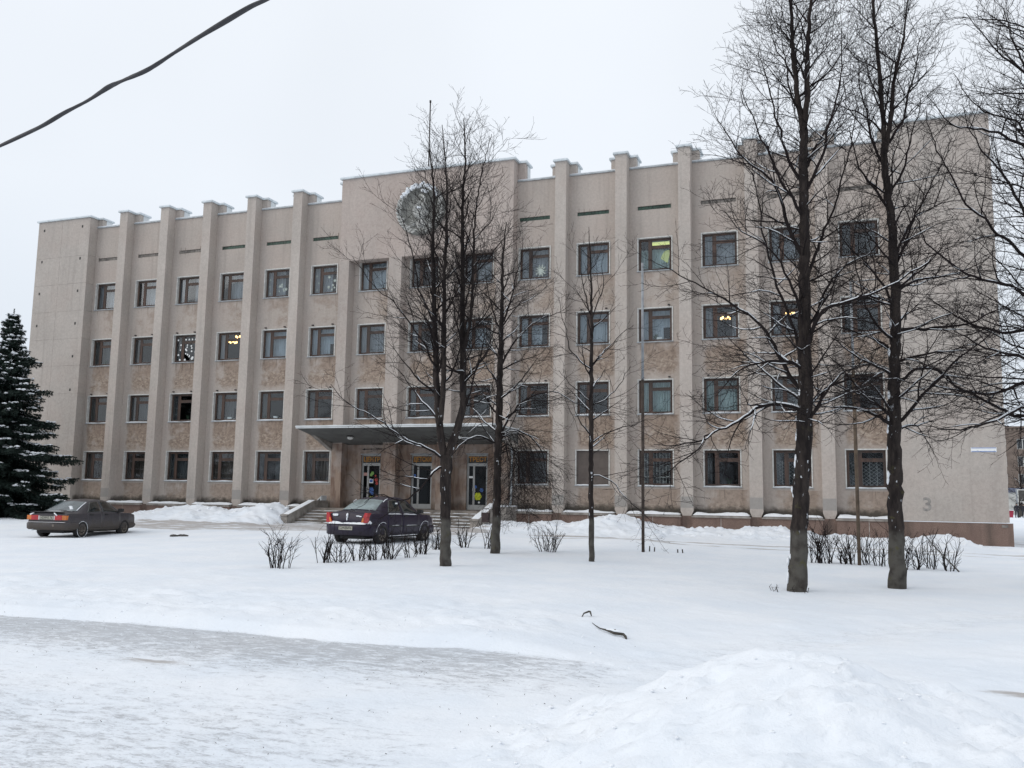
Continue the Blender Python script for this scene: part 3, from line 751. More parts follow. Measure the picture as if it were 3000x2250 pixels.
def star(mb, cx, cz, rad, y, arms=6):
    for i in range(arms):
        a = math.pi * i / arms * (2 if arms % 2 else 1); c, s = math.cos(a) * rad, math.sin(a) * rad; t = rad * .09
        nx_, nz_ = -math.sin(a) * t, math.cos(a) * t
        yy = y - .0003 * i
        mb.prism([(cx - c + nx_, cz - s + nz_), (cx + c + nx_, cz + s + nz_), (cx + c - nx_, cz + s - nz_), (cx - c - nx_, cz - s - nz_)], 'y', yy, yy + .0002)
def disc(mb, cx, cz, rad, y, n=12):
    mb.prism([(cx + rad * math.cos(6.283 * i / n), cz + rad * math.sin(6.283 * i / n)) for i in range(n)], 'y', y, y + .001)
for r in (1, 2, 3, 4):
    for k in range(15):
        st = STY[r][k]
        if st == '-': continue
        L = (bx(k) + BO[0], 0, ROWS[r][0]); wm = WM[r]; P = wm['P']; h = ROWS[r][1] - ROWS[r][0]
        if st == 'x':   # closed brown shutter instead of sashes
            mb = MB(); mb.box(.052, OPW - .052, .10, .14, .035, h - .052)
            for i in range(3): mb.box(.052, OPW - .052, .09, .10, .30 + i * .5, .33 + i * .5)
            wn_ = mb.build('window', M['shutter'], B, L); wn_['label'] = 'window closed with a plain brown panel'
        else:
            wn_ = link('window', wm['frame'], B, L)
            for p in wm['panes']: link('pane', p, wn_)
        link('surround', wm['surround'], wn_)
        link('sill', wm['sill'], wn_); link('sill_snow', snow_sill[r, rnd.randrange(3)], wn_)
        base = {'s': 'n', 'c': 'd', 'f': 'n', 'y': 'y', 'l': 'g', 'r': 'd', 'x': None}.get(st, st)
        cs_ = CUR.get(base, [])
        if base in VAR and rnd.random() < .62: cs_ = rnd.choice(VAR[base])
        for cme in cs_: link('curtain', cme, wn_)
        if st in 'sf':
            mb = MB(); a, b, c, e = P[2]
            if st == 'f': star(mb, (a + b) / 2 + .02, c + .36, .30, .145, 5); star(mb, (a + b) / 2 + .02, c + .36, .22, .143, 6)
            else:
                for i in range(7): star(mb, rnd.uniform(a + .12, b - .12), rnd.uniform(c + .15, e - .12), rnd.uniform(.05, .10), .146 - .003 * (i % 3), 6)
                for i in range(3): star(mb, rnd.uniform(P[0][0] + .1, P[0][1] - .1), .3 + .38 * i, .06, .146, 4)
            mb.build('paper_snowflake', M['flake'], wn_)['kind'] = 'stuff'
        if st == 'c':
            mb = MB()
            for i in range(15):
                disc(mb, rnd.uniform(P[2][0] + .1, P[2][1] - .1), P[2][2] + .08 + .9 * (i / 15), rnd.uniform(.035, .06) + (.03 if i < 3 else 0), .146 - .0012 * (i % 5))
            for i in range(5): disc(mb, rnd.uniform(P[0][0] + .1, P[0][1] - .1), .2 + .28 * i, rnd.uniform(.04, .07), .146)
            for i in range(4): disc(mb, P[1][0] + .12 + .22 * i, P[1][2] + .13, .05, .146)
            mb.build('paper_circle', M['paper'], wn_)['kind'] = 'stuff'
        if st in 'lr':
            mb = MB(); a, b, c, e = .12, OPW - .12, .10, h - .12; y = .25
            if st == 'l':
                for i in range(11): x = a + (b - a) * i / 10; mb.box(x - .008, x + .008, y, y + .012, c, e)
                for j in range(6):
                    z = c + (e - c) * (j + .5) / 6
                    for i in range(10):
                        if (i + j) % 2: mb.box(a + (b - a) * i / 10, a + (b - a) * (i + 1) / 10, y + .013, y + .022, z - .008, z + .008)
                mb.box(a, b, y - .012, y - .001, .42, .45)
            else:
                n = 7
                for i in range(-n, n + 1):
                    for sgn in (1, -1):
                        p = []
                        for t in np.linspace(0, 1, 9):
                            x = a + (b - a) * (i / n + (t if sgn > 0 else 1 - t) * 1.0); z = c + (e - c) * t * .72
                            if a <= x <= b: p.append((x, y + (.01 if sgn > 0 else 0), z))
                        if len(p) > 1: mb.tube(p, .007, 4)
                for x in np.linspace(a, b, 6): mb.box(x - .008, x + .008, y - .014, y - .004, c, c + (e - c) * .74)
            mb.build('window_grille', M['white'] if st == 'l' else M['alu'], wn_)
        if r == 2 and k in (3, 4) or (r == 3 and k == 11):   # things left on the inner sill
            mb = MB(); mb.box(.85, 1.1, .20, .28, .10, .26); mb.box(1.2, 1.32, .20, .26, .10, .17); mb.build('window_ornament', M['paper'], wn_)
M['leaf'] = simple('houseplant_leaf', (0.03, 0.06, 0.03), .6, .3, 6)
def houseplant(x, z, seed, label):
    rg = random.Random(seed); t = tag(empty('houseplant', (x, .24, z)), label, 'plant', 'potted plants on the window sills')
    mb = MB(); mb.lathe([(0, 0), (.055, 0), (.075, .12), (.065, .12), (0, .11)], (0, 0, 0), 'z', 12); mb.build('pot', M['stone'], t)
    mb = MB()
    for i in range(16):
        a = rg.uniform(0, 6.28); q = rg.uniform(.08, .2); h_ = rg.uniform(.18, .42); w_ = .028
        c_, s_ = math.cos(a), math.sin(a)
        mb.add([(0, 0, .1), (c_ * q * .6 - s_ * w_, (s_ * q * .6 + c_ * w_) * .4, h_ * .8), (c_ * q, s_ * q * .4, h_), (c_ * q * .6 + s_ * w_, (s_ * q * .6 - c_ * w_) * .4, h_ * .8 - .02)], [(0, 1, 2, 3)])
    mb.build('leaf', M['leaf'], t)
for i, (k, r, dx, lb) in enumerate([(2, 2, 1.15, 'dark potted plant in the second-floor window third from the end pylon'), (0, 3, .9, 'potted plant in the first third-floor window beside the end pylon'), (4, 2, .35, 'potted plant behind the narrow pane of the fifth second-floor window'), (11, 3, .8, 'potted plant in the third-floor window behind the grey post'), (12, 1, 1.1, 'potted plant in the ground-floor window under the low limb')]):
    houseplant(bx(k) + dx, ROWS[r][0] + .04, i, lb)
# rusty brackets above some windows
for k in range(15):
    for r in (2, 3):
        if (k * 7 + r) % 3 == 0 or 6 <= k <= 8: continue
        mb = MB()
        for dx in (.22, 1.42): mb.box(bx(k) + dx, bx(k) + dx + .09, -.10, -.001, ROWS[r][1] + .05, ROWS[r][1] + .10)
        bpart(mb, 'bracket', M['iron'])
# chandeliers and the lit ceiling lamp
def chandelier(x, y, z, label, n=5):
    t = tag(empty('chandelier', (x, y, z)), label, 'chandelier', 'lit chandeliers in the offices')
    mb = MB(); mb.tube([(0, 0, 0.0), (0, 0, .55)], .012, 6)
    for i in range(n):
        a = 6.283 * i / n + .4; mb.tube([(0, 0, .05), (.10 * math.cos(a), .10 * math.sin(a), -.02), (.2 * math.cos(a), .2 * math.sin(a), .03)], .009, 5)
    mb.build('chandelier_arm', M['iron'], t)
    for i in range(n):
        a = 6.283 * i / n + .4; mb = MB()
        mb.lathe([(0, 0), (.035, .015), (.05, .06), (.035, .11), (0, .125)], (.2 * math.cos(a), .2 * math.sin(a), .035), 'z', 10); mb.build('lamp_bulb', M['bulb'], t)
zc = ROWS[3][0] + 0.95
chandelier(bx(3) + .62, .62, zc + .10, 'lit orange chandelier in the third-floor window above the parked cars')
chandelier(bx(3) + .95, .75, zc + .40, 'small lit chandelier high at the window edge beside the orange chandelier')
chandelier(bx(12) + .98, .62, zc + .02, 'lit yellow chandelier in the third-floor window just beside the big tree limbs')
chandelier(bx(13) + .82, .62, zc + .10, 'lit chandelier behind the thick trunk of the big bare tree')
t = tag(empty('ceiling_lamp', (bx(11) + 1.1, .95, 13.72)), 'lit yellow ceiling lamp seen in a top-floor window beside the grey lamp post', 'lamp')
mb = MB(); mb.box(-.62, .45, -.3, .3, 0.06, .12); mb.build('lamp_housing', M['white'], t)
for i in range(3): mb = MB(); mb.box(-.60, .43, -.24 + i * .19, -.14 + i * .19, -.0, .058); mb.build('lamp_tube', M['tube'], t)
mb = MB()
mb.prism([(bx(11) + 1.38 + .34 * math.cos(a), 12.72 + .52 * math.sin(a)) for a in np.linspace(R(70), R(165), 9)] + [(bx(11) + 1.36, 12.62)], 'y', .30, .305)
tag(mb.build('paper_fan', M['fan'], None), 'yellow paper fan with added glow behind the glass of the yellow-lit top-floor window', 'decoration')

# --- emblem
E_ = (-5.03, 16.08); er = 1.34
emb = MB(); c3 = (E_[0], -.6, E_[1])
prof = [(0, -.05), (.70, -.05), (.95, -.03), (1.0, -.11), (1.05, -.17), (1.17, -.24), (1.28, -.22), (er, -.12), (er, -.001)]
emb.lathe(prof, c3, 'y', 48)
em = bpart(emb, 'emblem', M['relief_shade'])
def epart(mb, name, mat=None): return mb.build(name, mat or M['relief'], em, (0, 0, 0))
rr = random.Random(9)
for side in (-1, 1):                                              # wheat wreath with ribbons
    mb = MB()
    for i in range(17):
        a = R(-78 + i * 9.6)
        for lay, rad in ((0, 1.09), (1, 1.22)):
            ca, sa = math.cos(a + lay * .05), math.sin(a + lay * .05)
            p = Vector((E_[0] + side * rad * ca, -.80 - .05 * lay + rr.uniform(-.02, .02), E_[1] + rad * sa)); tg = Vector((-side * sa, 0, ca))
            o_ = Vector((side * ca, -.4, sa)) * .05
            mb.tube([p - tg * .10, p + o_ * .3, p + tg * .03 + o_, p + tg * .13 + o_ * 1.2], [.012, .05, .055, .012], 6)
    epart(mb, 'wreath')
    mb = MB()
    for i in range(4):
        a = R(-55 + i * 33); n_ = 6
        for q in range(n_):
            b0, b1 = a + q * .045 - .1, a + (q + 1) * .045 - .1
            r0 = 1.0 + .05 * q
            mb.tube([(E_[0] + side * r0 * math.cos(b0), -.80, E_[1] + r0 * math.sin(b0)), (E_[0] + side * (r0 + .05) * math.cos(b1), -.86, E_[1] + (r0 + .05) * math.sin(b1))], .05, 5)
    epart(mb, 'ribbon')['kind'] = 'stuff'
mb = MB(); gc = (E_[0] - .02, -.64, E_[1] - .05); mb.lathe([(.46 * math.cos(t), -.16 * math.sin(t)) for t in np.linspace(0, 1.57, 8)], gc, 'y', 24)
for t in np.linspace(-1.2, 1.2, 5):
    mb.tube([(gc[0] + .47 * math.sin(t) * math.cos(u), gc[1] - .175 * math.cos(t) * math.cos(u) - .01, gc[2] + .47 * math.sin(u)) for u in np.linspace(-1.4, 1.4, 9)], .014, 5)
for zz in (-.25, 0, .25):
    hw = math.sqrt(.47 ** 2 - zz ** 2); mb.tube([(gc[0] + hw * math.sin(u), gc[1] - .17 * math.cos(u) * hw / .47 - .012, gc[2] + zz) for u in np.linspace(-1.5, 1.5, 9)], .014, 5)
epart(mb, 'globe')
mb = MB()
for i in range(15):
    a = R(8 + i * 11.7); mb.tube([(E_[0] + .34 * math.cos(a), -.66, E_[1] - .86 + .24 * math.sin(a)), (E_[0] + .72 * math.cos(a), -.68, E_[1] - .86 + .50 * math.sin(a))], [.028, .012], 5)
mb.lathe([(.0, -.12), (.2, -.1), (.3, -.02)], (E_[0], -.64, E_[1] - .80), 'y', 18)
epart(mb, 'sun_ray')
mb = MB()                                                        # crossed hammer and sickle above the globe
o3 = (E_[0] - .02, -.80, E_[1] + .38)
mb.tube([(o3[0] - .26, o3[1], o3[2] - .30), (o3[0] + .20, o3[1], o3[2] + .22)], .03, 6); mb.tube([(o3[0] + .10, o3[1] - .02, o3[2] + .32), (o3[0] + .30, o3[1] - .02, o3[2] + .12)], .06, 6)
mb.tube([(o3[0] + .26, o3[1] - .03, o3[2] - .30), (o3[0] + .14, o3[1] - .03, o3[2] - .17)], .035, 6)
mb.tube([(o3[0] + .02 + .27 * math.cos(a), o3[1] - .03, o3[2] + .06 + .27 * math.sin(a)) for a in np.linspace(R(-62), R(118), 12)], [.03] * 4 + [.042] * 4 + [.03, .022, .014, .006], 6)
epart(mb, 'relief_figure')
def blob(mb, p, r, seed, sq=(1, 1, .7)):
    rr2 = random.Random(seed); v = []; f = []; n, m = 8, 5
    for i in range(m + 1):
        th = math.pi * i / m
        for k in range(n):
            a = 6.283 * k / n; q = r * (1 + rr2.uniform(-.18, .18))
            v.append((p[0] + q * sq[0] * math.sin(th) * math.cos(a), p[1] + q * sq[1] * math.sin(th) * math.sin(a), p[2] + q * sq[2] * math.cos(th)))
    for i in range(m):
        for k in range(n): f.append((i * n + k, i * n + (k + 1) % n, (i + 1) * n + (k + 1) % n, (i + 1) * n + k))
    mb.add(v, f, True)
mb = MB()
for i in range(44):
    a = R(40 + i * 2.5); q = 1.19 + rr.uniform(-.09, .11)
    blob(mb, (E_[0] + q * math.cos(a), -.86 + rr.uniform(-.03, .03), E_[1] + q * math.sin(a) + .02), rr.uniform(.06, .11), i, (1.1, 1.0, .7))
for (dx, dz, q) in ((.18, .92, .12), (.34, .84, .10), (.9, .62, .07), (1.1, .55, .06), (-.08, .06, .08), (.05, .05, .06)): blob(mb, (E_[0] + dx, -.85, E_[1] + dz), q, int(dx * 99) + 7, (1.2, .9, .7))
epart(mb, 'emblem_snow', M['lump'])['kind'] = 'stuff'
# --- roof mast
mb = MB(); mb.tube([(-5.27, .55, 17.2), (-5.27, .55, 22.3)], .035, 6); mb.tube([(-5.27, .55, 22.3), (-5.27, .55, 22.42)], .055, 6); bpart(mb, 'roof_mast', M['iron'])

# --- canopy over the entrance
CX0, CX1, CY = -9.95, 0.12, -3.45
cn_ = MB(); cn_.prism([(CY, 4.97), (-.002, 4.97), (-.002, 4.25), (-.6, 4.33), (CY, 4.85)], 'x', CX0, CX1)
can = bpart(cn_, 'canopy', M['soffit'])
mb = MB(); mb.box(CX0 - .02, CX1 + .02, CY - .03, CY - .002, 4.845, 4.90); mb.box(CX0 - .03, CX1 + .03, CY - .05, CY - .002, 4.91, 4.975)
mb.box(CX0 - .025, CX0 - .002, CY, 0 - .01, 4.90, 4.975); mb.box(CX1 + .002, CX1 + .025, CY, -.01, 4.90, 4.975)
mb.build('fascia', M['clad'], can)
v, f = lumpy_strip(CX0, CX1, CY - .03, -.61, 4.976, .05, 33, 60, 6); mb = MB(); mb.add(v, f, True); mb.build('canopy_snow', M['lump'], can)
n_b = 13
for i in range(n_b):                                             # boarded soffit: long boards running along the canopy
    y0 = CY + .06 + i * (2.75 / n_b); y1 = y0 + 2.75 / n_b - .02
    zz = lambda y: 4.85 - (y - CY) * (4.85 - 4.33) / (-.6 - CY)
    mb = MB(); mb.add([(CX0 + .05, y0, zz(y0) - .014), (CX1 - .05, y0, zz(y0) - .014), (CX1 - .05, y1, zz(y1) - .014), (CX0 + .05, y1, zz(y1) - .014), (CX0 + .05, y0, zz(y0)), (CX1 - .05, y0, zz(y0)), (CX1 - .05, y1, zz(y1)), (CX0 + .05, y1, zz(y1))],
              [(0, 3, 2, 1), (0, 1, 5, 4), (1, 2, 6, 5), (2, 3, 7, 6), (3, 0, 4, 7)])
    mb.build('soffit_board', M['soffit'], can)
for xa, xb in ((-9.94, -9.70), (-.10, .11)):
    mb = MB(); mb.prism([(-2.2, 4.60), (-.003, 4.24), (-.003, 3.95), (-.5, 3.95)], 'x', xa, xb); mb.build('canopy_bracket', M['concrete'], can)
for x in (-7.83, -5.0, -2.1):
    mb = MB(); mb.m = 0; mb.lathe([(0, .09), (.16, .09), (.16, .02), (.12, 0.0)], (x, -2.0, 4.50), 'z', 16); mb.m = 1; mb.lathe([(.14, .02), (.15, -.04), (.10, -.10), (0, -.12)], (x, -2.0, 4.50), 'z', 16)
    mb.build('canopy_lamp', [M['iron'], M['white']], can)
# --- doors
words = ['ЦЕНТР', 'ДЕТСКИ', 'ТРЕСТ']
for i, (a, b) in enumerate(DOORS):
    mb = MB(); t = .055; y0, y1 = .10, .17
    mb.box(a, a + t, y0, y1, 1.1, 3.74); mb.box(b - t, b, y0, y1, 1.1, 3.74); mb.box(a + t, b - t, y0 + .001, y1, 3.69, 3.74); mb.box(a + t, b - t, y0 + .001, y1, 3.27, 3.34)
    d = bpart(mb, 'door', M['alu'])
    m_ = a + .36
    mb = MB(); mb.box(a + t, b - t, .12, .15, 3.341, 3.689); mb.build('sign_board', M['sign_board'], d)
    tm = text_mesh(words[i], .30, M['orange'], .012, .008)
    sx_ = (b - a - 2 * t - .06) / max(v.co.x for v in tm.vertices) / 2
    o = link('sign_lettering', tm, d, ((a + b) / 2, .104, 3.515), (R(90), 0, 0)); o.scale = (min(1.1, sx_), 1.05, 1)
    for (p, q, nm) in ((a + t + .003, m_ - .004, 'door_leaf'), (m_ + .004, b - t - .003, 'door_leaf')):
        s_ = .045; mb = MB(); mb.m = 0
        mb.box(p, p + s_, .105, .15, 1.11, 3.268); mb.box(q - s_, q, .105, .15, 1.11, 3.268); mb.box(p + s_, q - s_, .106, .15, 3.2, 3.268); mb.box(p + s_, q - s_, .106, .15, 1.11, 1.34)
        mb.m = 1; mb.box(p + s_, q - s_, .125, .131, 1.341, 3.199)
        mb.build(nm, [M['alu'], M['door_glass']], d)
    mb = MB(); mb.box(m_ + .06, m_ + .10, .05, .104, 1.95, 2.15); mb.box(m_ - .05, m_ - .02, .06, .104, 2.0, 2.14); mb.build('door_handle', M['alu'], d)
    mb = MB(); mb.box(a, b, -.05, .2, 1.081, 1.105); mb.build('threshold', M['stone'], d)
    mb = MB(); mb.box(a - .03, b + .03, -.035, -.002, 3.761, 3.80); mb.build('door_hood', M['zinc'], d)
    def flower(mb, cx, cz, rad, y, n=6):
        for q in range(n):
            an = 6.283 * q / n; disc(mb, cx + rad * .62 * math.cos(an), cz + rad * .62 * math.sin(an), rad * .42, y - .0004 * q, 9)
        disc(mb, cx, cz, rad * .5, y - .003, 9)
    G = [(m_, b)]
    def stick(name, mat, pts):
        mb = MB()
        for (x, z, rad) in pts: flower(mb, x, z, rad, .121)
        mb.build(name, mat, d)
    if i == 0:
        stick('yellow_flower', M['yellow_sticker'], [(m_ + .22, 1.50, .17)]); stick('blue_butterfly', M['blue_sticker'], [(m_ + .2, 1.98, .14), (m_ + .26, 1.83, .09)]); stick('red_flower', M['red_sticker'], [(m_ + .47, 2.5, .10), (m_ + .5, 2.32, .08), (m_ + .42, 2.70, .05)])
        stick('green_leaf', M['green_sticker'], [(m_ + .24, 2.83, .09), (m_ + .17, 2.74, .08)]); stick('pink_flower', M['pink_sticker'], [(m_ + .5, 1.68, .08)])
        mb = MB(); mb.box(m_ + .07, m_ + .30, .117, .119, 2.33, 2.55); mb.m = 1; mb.box(m_ + .10, m_ + .27, .1155, .1165, 2.37, 2.51); mb.build('notice', [M['paper'], M['blue_sticker']], d)
        mb = MB(); mb.box(a + .08, m_ - .05, .117, .119, 2.7, 2.85); mb.build('notice', M['pink_sticker'], d)
    if i == 1: stick('blue_butterfly', M['blue_sticker'], [(a + .17, 2.73, .07)])
    if i == 2:
        stick('yellow_flower', M['yellow_sticker'], [(m_ + .22, 1.75, .19)]); stick('blue_butterfly', M['blue_sticker'], [(m_ + .4, 2.05, .10), (m_ + .08, 2.2, .08)])
        mb = MB(); mb.box(a + .07, a + .30, .117, .119, 2.62, 2.72); mb.build('notice', M['paper'], d)
        stick('white_flower', M['paper'], [(m_ + .28, 1.46, .05)])
# iron wall bracket above the first door
mb = MB(); mb.tube([(-8.15, -.05, 4.02), (-6.85, -.05, 4.04)], .014, 6); mb.prism([(-8.25, 4.02), (-8.1, 4.07), (-8.1, 3.97)], 'y', -.07, -.03); mb.box(-7.75, -7.72, -.07, -.002, 4.0, 4.06); bpart(mb, 'iron_bracket', M['iron'])
# downpipe at the right of the entrance
mb = MB(); mb.tube([(.05, -.70, 4.6), (.05, -.70, 1.62), (.05, -.74, 1.5), (.05, -.86, 1.36)], .055, 10); bpart(mb, 'downpipe', M['zinc'])
# street plate and painted mark on the right pylon
mb = MB(); mb.m = 0; mb.box(19.36, 20.27, -.625, -.601, 3.80, 3.985); mb.m = 1; mb.box(19.38, 20.25, -.628, -.626, 3.81, 3.835); mb.box(19.38, 20.25, -.628, -.626, 3.95, 3.975)
bpart(mb, 'address_plate', [M['paper'], M['blue_sticker']])
tm = text_mesh('3', .74, M['mark'], .0015, .02); o = link('painted_number', tm, B, (17.71 + BO[0], -.602, 1.69), (R(90), 0, 0)); o.scale = (1.0, 1, 1)
mb = MB(); mb.box(20.30, 20.52, -.72, -.701, .87, .97); bpart(mb, 'small_plate', M['grey_glass'])

# ------------------------------------------------------------------ entrance steps
ST = tag(empty('entrance_staircase', (-5.1, -2.6, .3)), 'grey stone entrance steps with sloping side walls leading up to three glass doors', 'stairs')
SO = (5.1, 2.6, -.3)
sx0, sx1 = -9.76, -.56
def spart(mb, name, mat): return mb.build(name, mat, ST, SO)
mb = MB(); mb.box(sx0, sx1, -2.1, -.001, -.2, 1.08); lan = spart(mb, 'landing', M['stone'])
nst = 6; tr_ = .34; rs = (1.08 - .30) / nst
for i in range(nst):
    z = 1.08 - (i + 1) * rs + .0
    y1 = -2.1 - i * tr_; y0 = y1 - tr_
    mb = MB(); mb.box(sx0, sx1, y0 - .03, y1, z - .07, z); mb.box(sx0, sx1, y0, y1, -.2, z - .071)
    s_ = spart(mb, 'step', M['stone'])
    mb = MB(); x = sx0 + .05
    while x < sx1 - .3:                                          # broken lines of snow left on each tread
        L_ = rnd.uniform(.3, 1.6); g_ = rnd.uniform(.02, .25); e_ = min(x + L_, sx1 - .05)
        v, f = lumpy_strip(x, e_, y1 - rnd.uniform(.10, .22), y1 - .002, z + .001, rnd.uniform(.015, .035), rnd.randrange(200), 10, 3); mb.add(v, f, True)
        v, f = lumpy_strip(x + .1, e_ - .05, y0 - .03, y0 + .04, z + .001, .012, rnd.randrange(200), 8, 3)
        if rnd.random() < .75: mb.add(v, f, True)
        x = e_ + g_
    if len(mb.v): mb.build('step_snow', M['lump'], s_)
for xa, xb in ((-10.1, -9.76), (-.56, -.2)):
    mb = MB(); mb.prism([(-.62, 1.36), (-1.9, 1.36), (-4.1, .70), (-4.15, .70), (-4.15, -.2), (-.62, -.2)], 'x', xa + .002, xb - .002); w_ = spart(mb, 'side_wall', M['concrete'])
    mb = MB(); mb.prism([(-.62, 1.362), (-1.9, 1.362), (-4.1, .702), (-4.2, .702), (-4.2, .77), (-4.1, .775), (-1.9, 1.43), (-.62, 1.43)], 'x', xa - .03, xb + .03); mb.build('coping_slab', M['concrete'], w_)
    v, f = lumpy_strip(0, 2.3, xa, xb, 0, .03, 7, 18, 4); ca = math.atan2(.66, 2.2)
    v = [(yy, -4.05 + xx * math.cos(ca), .79 + xx * math.sin(ca) + zz) for xx, yy, zz in v]; mb = MB(); mb.add(v, f, True); mb.build('coping_snow', M['lump'], w_)
mb = MB(); mb.prism([(-10.35, 1.1), (-10.30, 1.1), (-9.75, 1.62), (-9.75, 1.67)], 'y', -1.3, -.8); mb.box(-9.80, -9.75, -1.3, -.8, 1.43, 1.62); spart(mb, 'sloped_board', M['clad'])
mb = MB(); mb.box(-.2, .35, -2.2, -.63, -.1, 1.30); mb.m = 1; mb.box(-.199, .36, -2.22, -.63, 1.301, 1.36); spart(mb, 'landing_block', [M['concrete'], M['lump']])
# ------------------------------------------------------------------ bare trees
def bark_mat():
    n = NT('bark'); P = n.obj(); x, y, z = n.xyz(P)
    f = n.noise(n.scale(P, (9, 9, 2.2)), 1.0, 5, 0.65); g = n.noise(P, 2.3, 4)
    c = n.mix(n.mr(f, 0.3, 0.7), (0.016, 0.013, 0.013), (0.048, 0.039, 0.035))
    low = n.mr(n.math('ADD', z, n.math('MULTIPLY', g, .25)), 1.22, 1.40, 1, .0)
    c = n.mix(n.math('MULTIPLY', low, n.mr(n.noise(P, 5, 4), 0.28, 0.66, .25, 1)), c, (0.095, 0.090, 0.080))
    c = n.mix(n.math('MULTIPLY', n.mr(n.noise(P, 4.5, 4), 0.60, 0.72), n.mr(z, 0.1, 4.5, 0.7, 0.0)), c, (0.09, 0.085, 0.035))
    sn = n.math('MULTIPLY', n.mr(n.noise(n.scale(P, (13, 13, 6)), 1.0, 3, .6), 0.655, 0.69), n.math('MULTIPLY', n.mr(z, 1.0, 1.6), n.mr(z, 2.6, 4.6, 1, .15)))
    c = n.mix(sn, c, (0.55, 0.57, 0.60))
    return n.out(n.bsdf(c, 0.95, n.bump(f, 0.8, 0.04), spec=0.15))
M['bark'] = bark_mat()
M['twig'] = simple('twig_bark', (0.019, 0.015, 0.015), 0.9, 0.25, 3, spec=0.15)

class Wood:
    def __init__(s): s.g = {}
    def add(s, pts, rad, sides): s.g.setdefault((len(pts), sides), ([], []))[0].append(pts); s.g[(len(pts), sides)][1].append(rad)
    def build(s, name, mat, parent, loc=(0, 0, 0)):
        VV = []; FF = []; base = 0
        for (n, k), (Ps, Rs) in s.g.items():
            P = np.array(Ps, float); Rr = np.array(Rs, float); m = len(P)
            Tn = np.empty_like(P); Tn[:, 1:-1] = P[:, 2:] - P[:, :-2]; Tn[:, 0] = P[:, 1] - P[:, 0]; Tn[:, -1] = P[:, -1] - P[:, -2]
            Tn /= np.maximum(np.linalg.norm(Tn, axis=-1, keepdims=True), 1e-9)
            mean = Tn.mean(1); ref = np.where((np.abs(mean[:, 2]) > .8)[:, None], np.array([[1., 0, 0]]), np.array([[0, 0, 1.]]))
            U = np.cross(Tn, ref[:, None, :]); U /= np.maximum(np.linalg.norm(U, axis=-1, keepdims=True), 1e-9); W = np.cross(Tn, U)
            a = np.arange(k) * 2 * np.pi / k
            ring = P[:, :, None, :] + Rr[:, :, None, None] * (U[:, :, None, :] * np.cos(a)[None, None, :, None] + W[:, :, None, :] * np.sin(a)[None, None, :, None])
            VV.append(ring.reshape(-1, 3))
            i = np.arange(n - 1)[:, None]; j = np.arange(k)[None, :]; j2 = (j + 1) % k
            q = np.stack([i * k + j, i * k + j2, (i + 1) * k + j2, (i + 1) * k + j], -1).reshape(-1, 4)
            off = base + np.arange(m) * n * k
            FF.append((q[None] + off[:, None, None]).reshape(-1, 4)); base += m * n * k
        if not VV: return None
        me = mesh_np(name, np.concatenate(VV), np.concatenate(FF), mat, True)
        return link(name, me, parent, loc)

def resample(pts, step):
    P = [Vector(p) for p in pts]; out = []
    # Catmull-Rom through the given points
    for i in range(len(P) - 1):
        p0 = P[max(i - 1, 0)]; p1 = P[i]; p2 = P[i + 1]; p3 = P[min(i + 2, len(P) - 1)]
        n = max(1, int(round((p2 - p1).length / step)))
        for k in range(n):
            t = k / n; t2, t3 = t * t, t * t * t
            out.append(0.5 * ((2 * p1) + (p2 - p0) * t + (2 * p0 - 5 * p1 + 4 * p2 - p3) * t2 + (3 * p1 - p0 - 3 * p2 + p3) * t3))
    out.append(P[-1]); return out

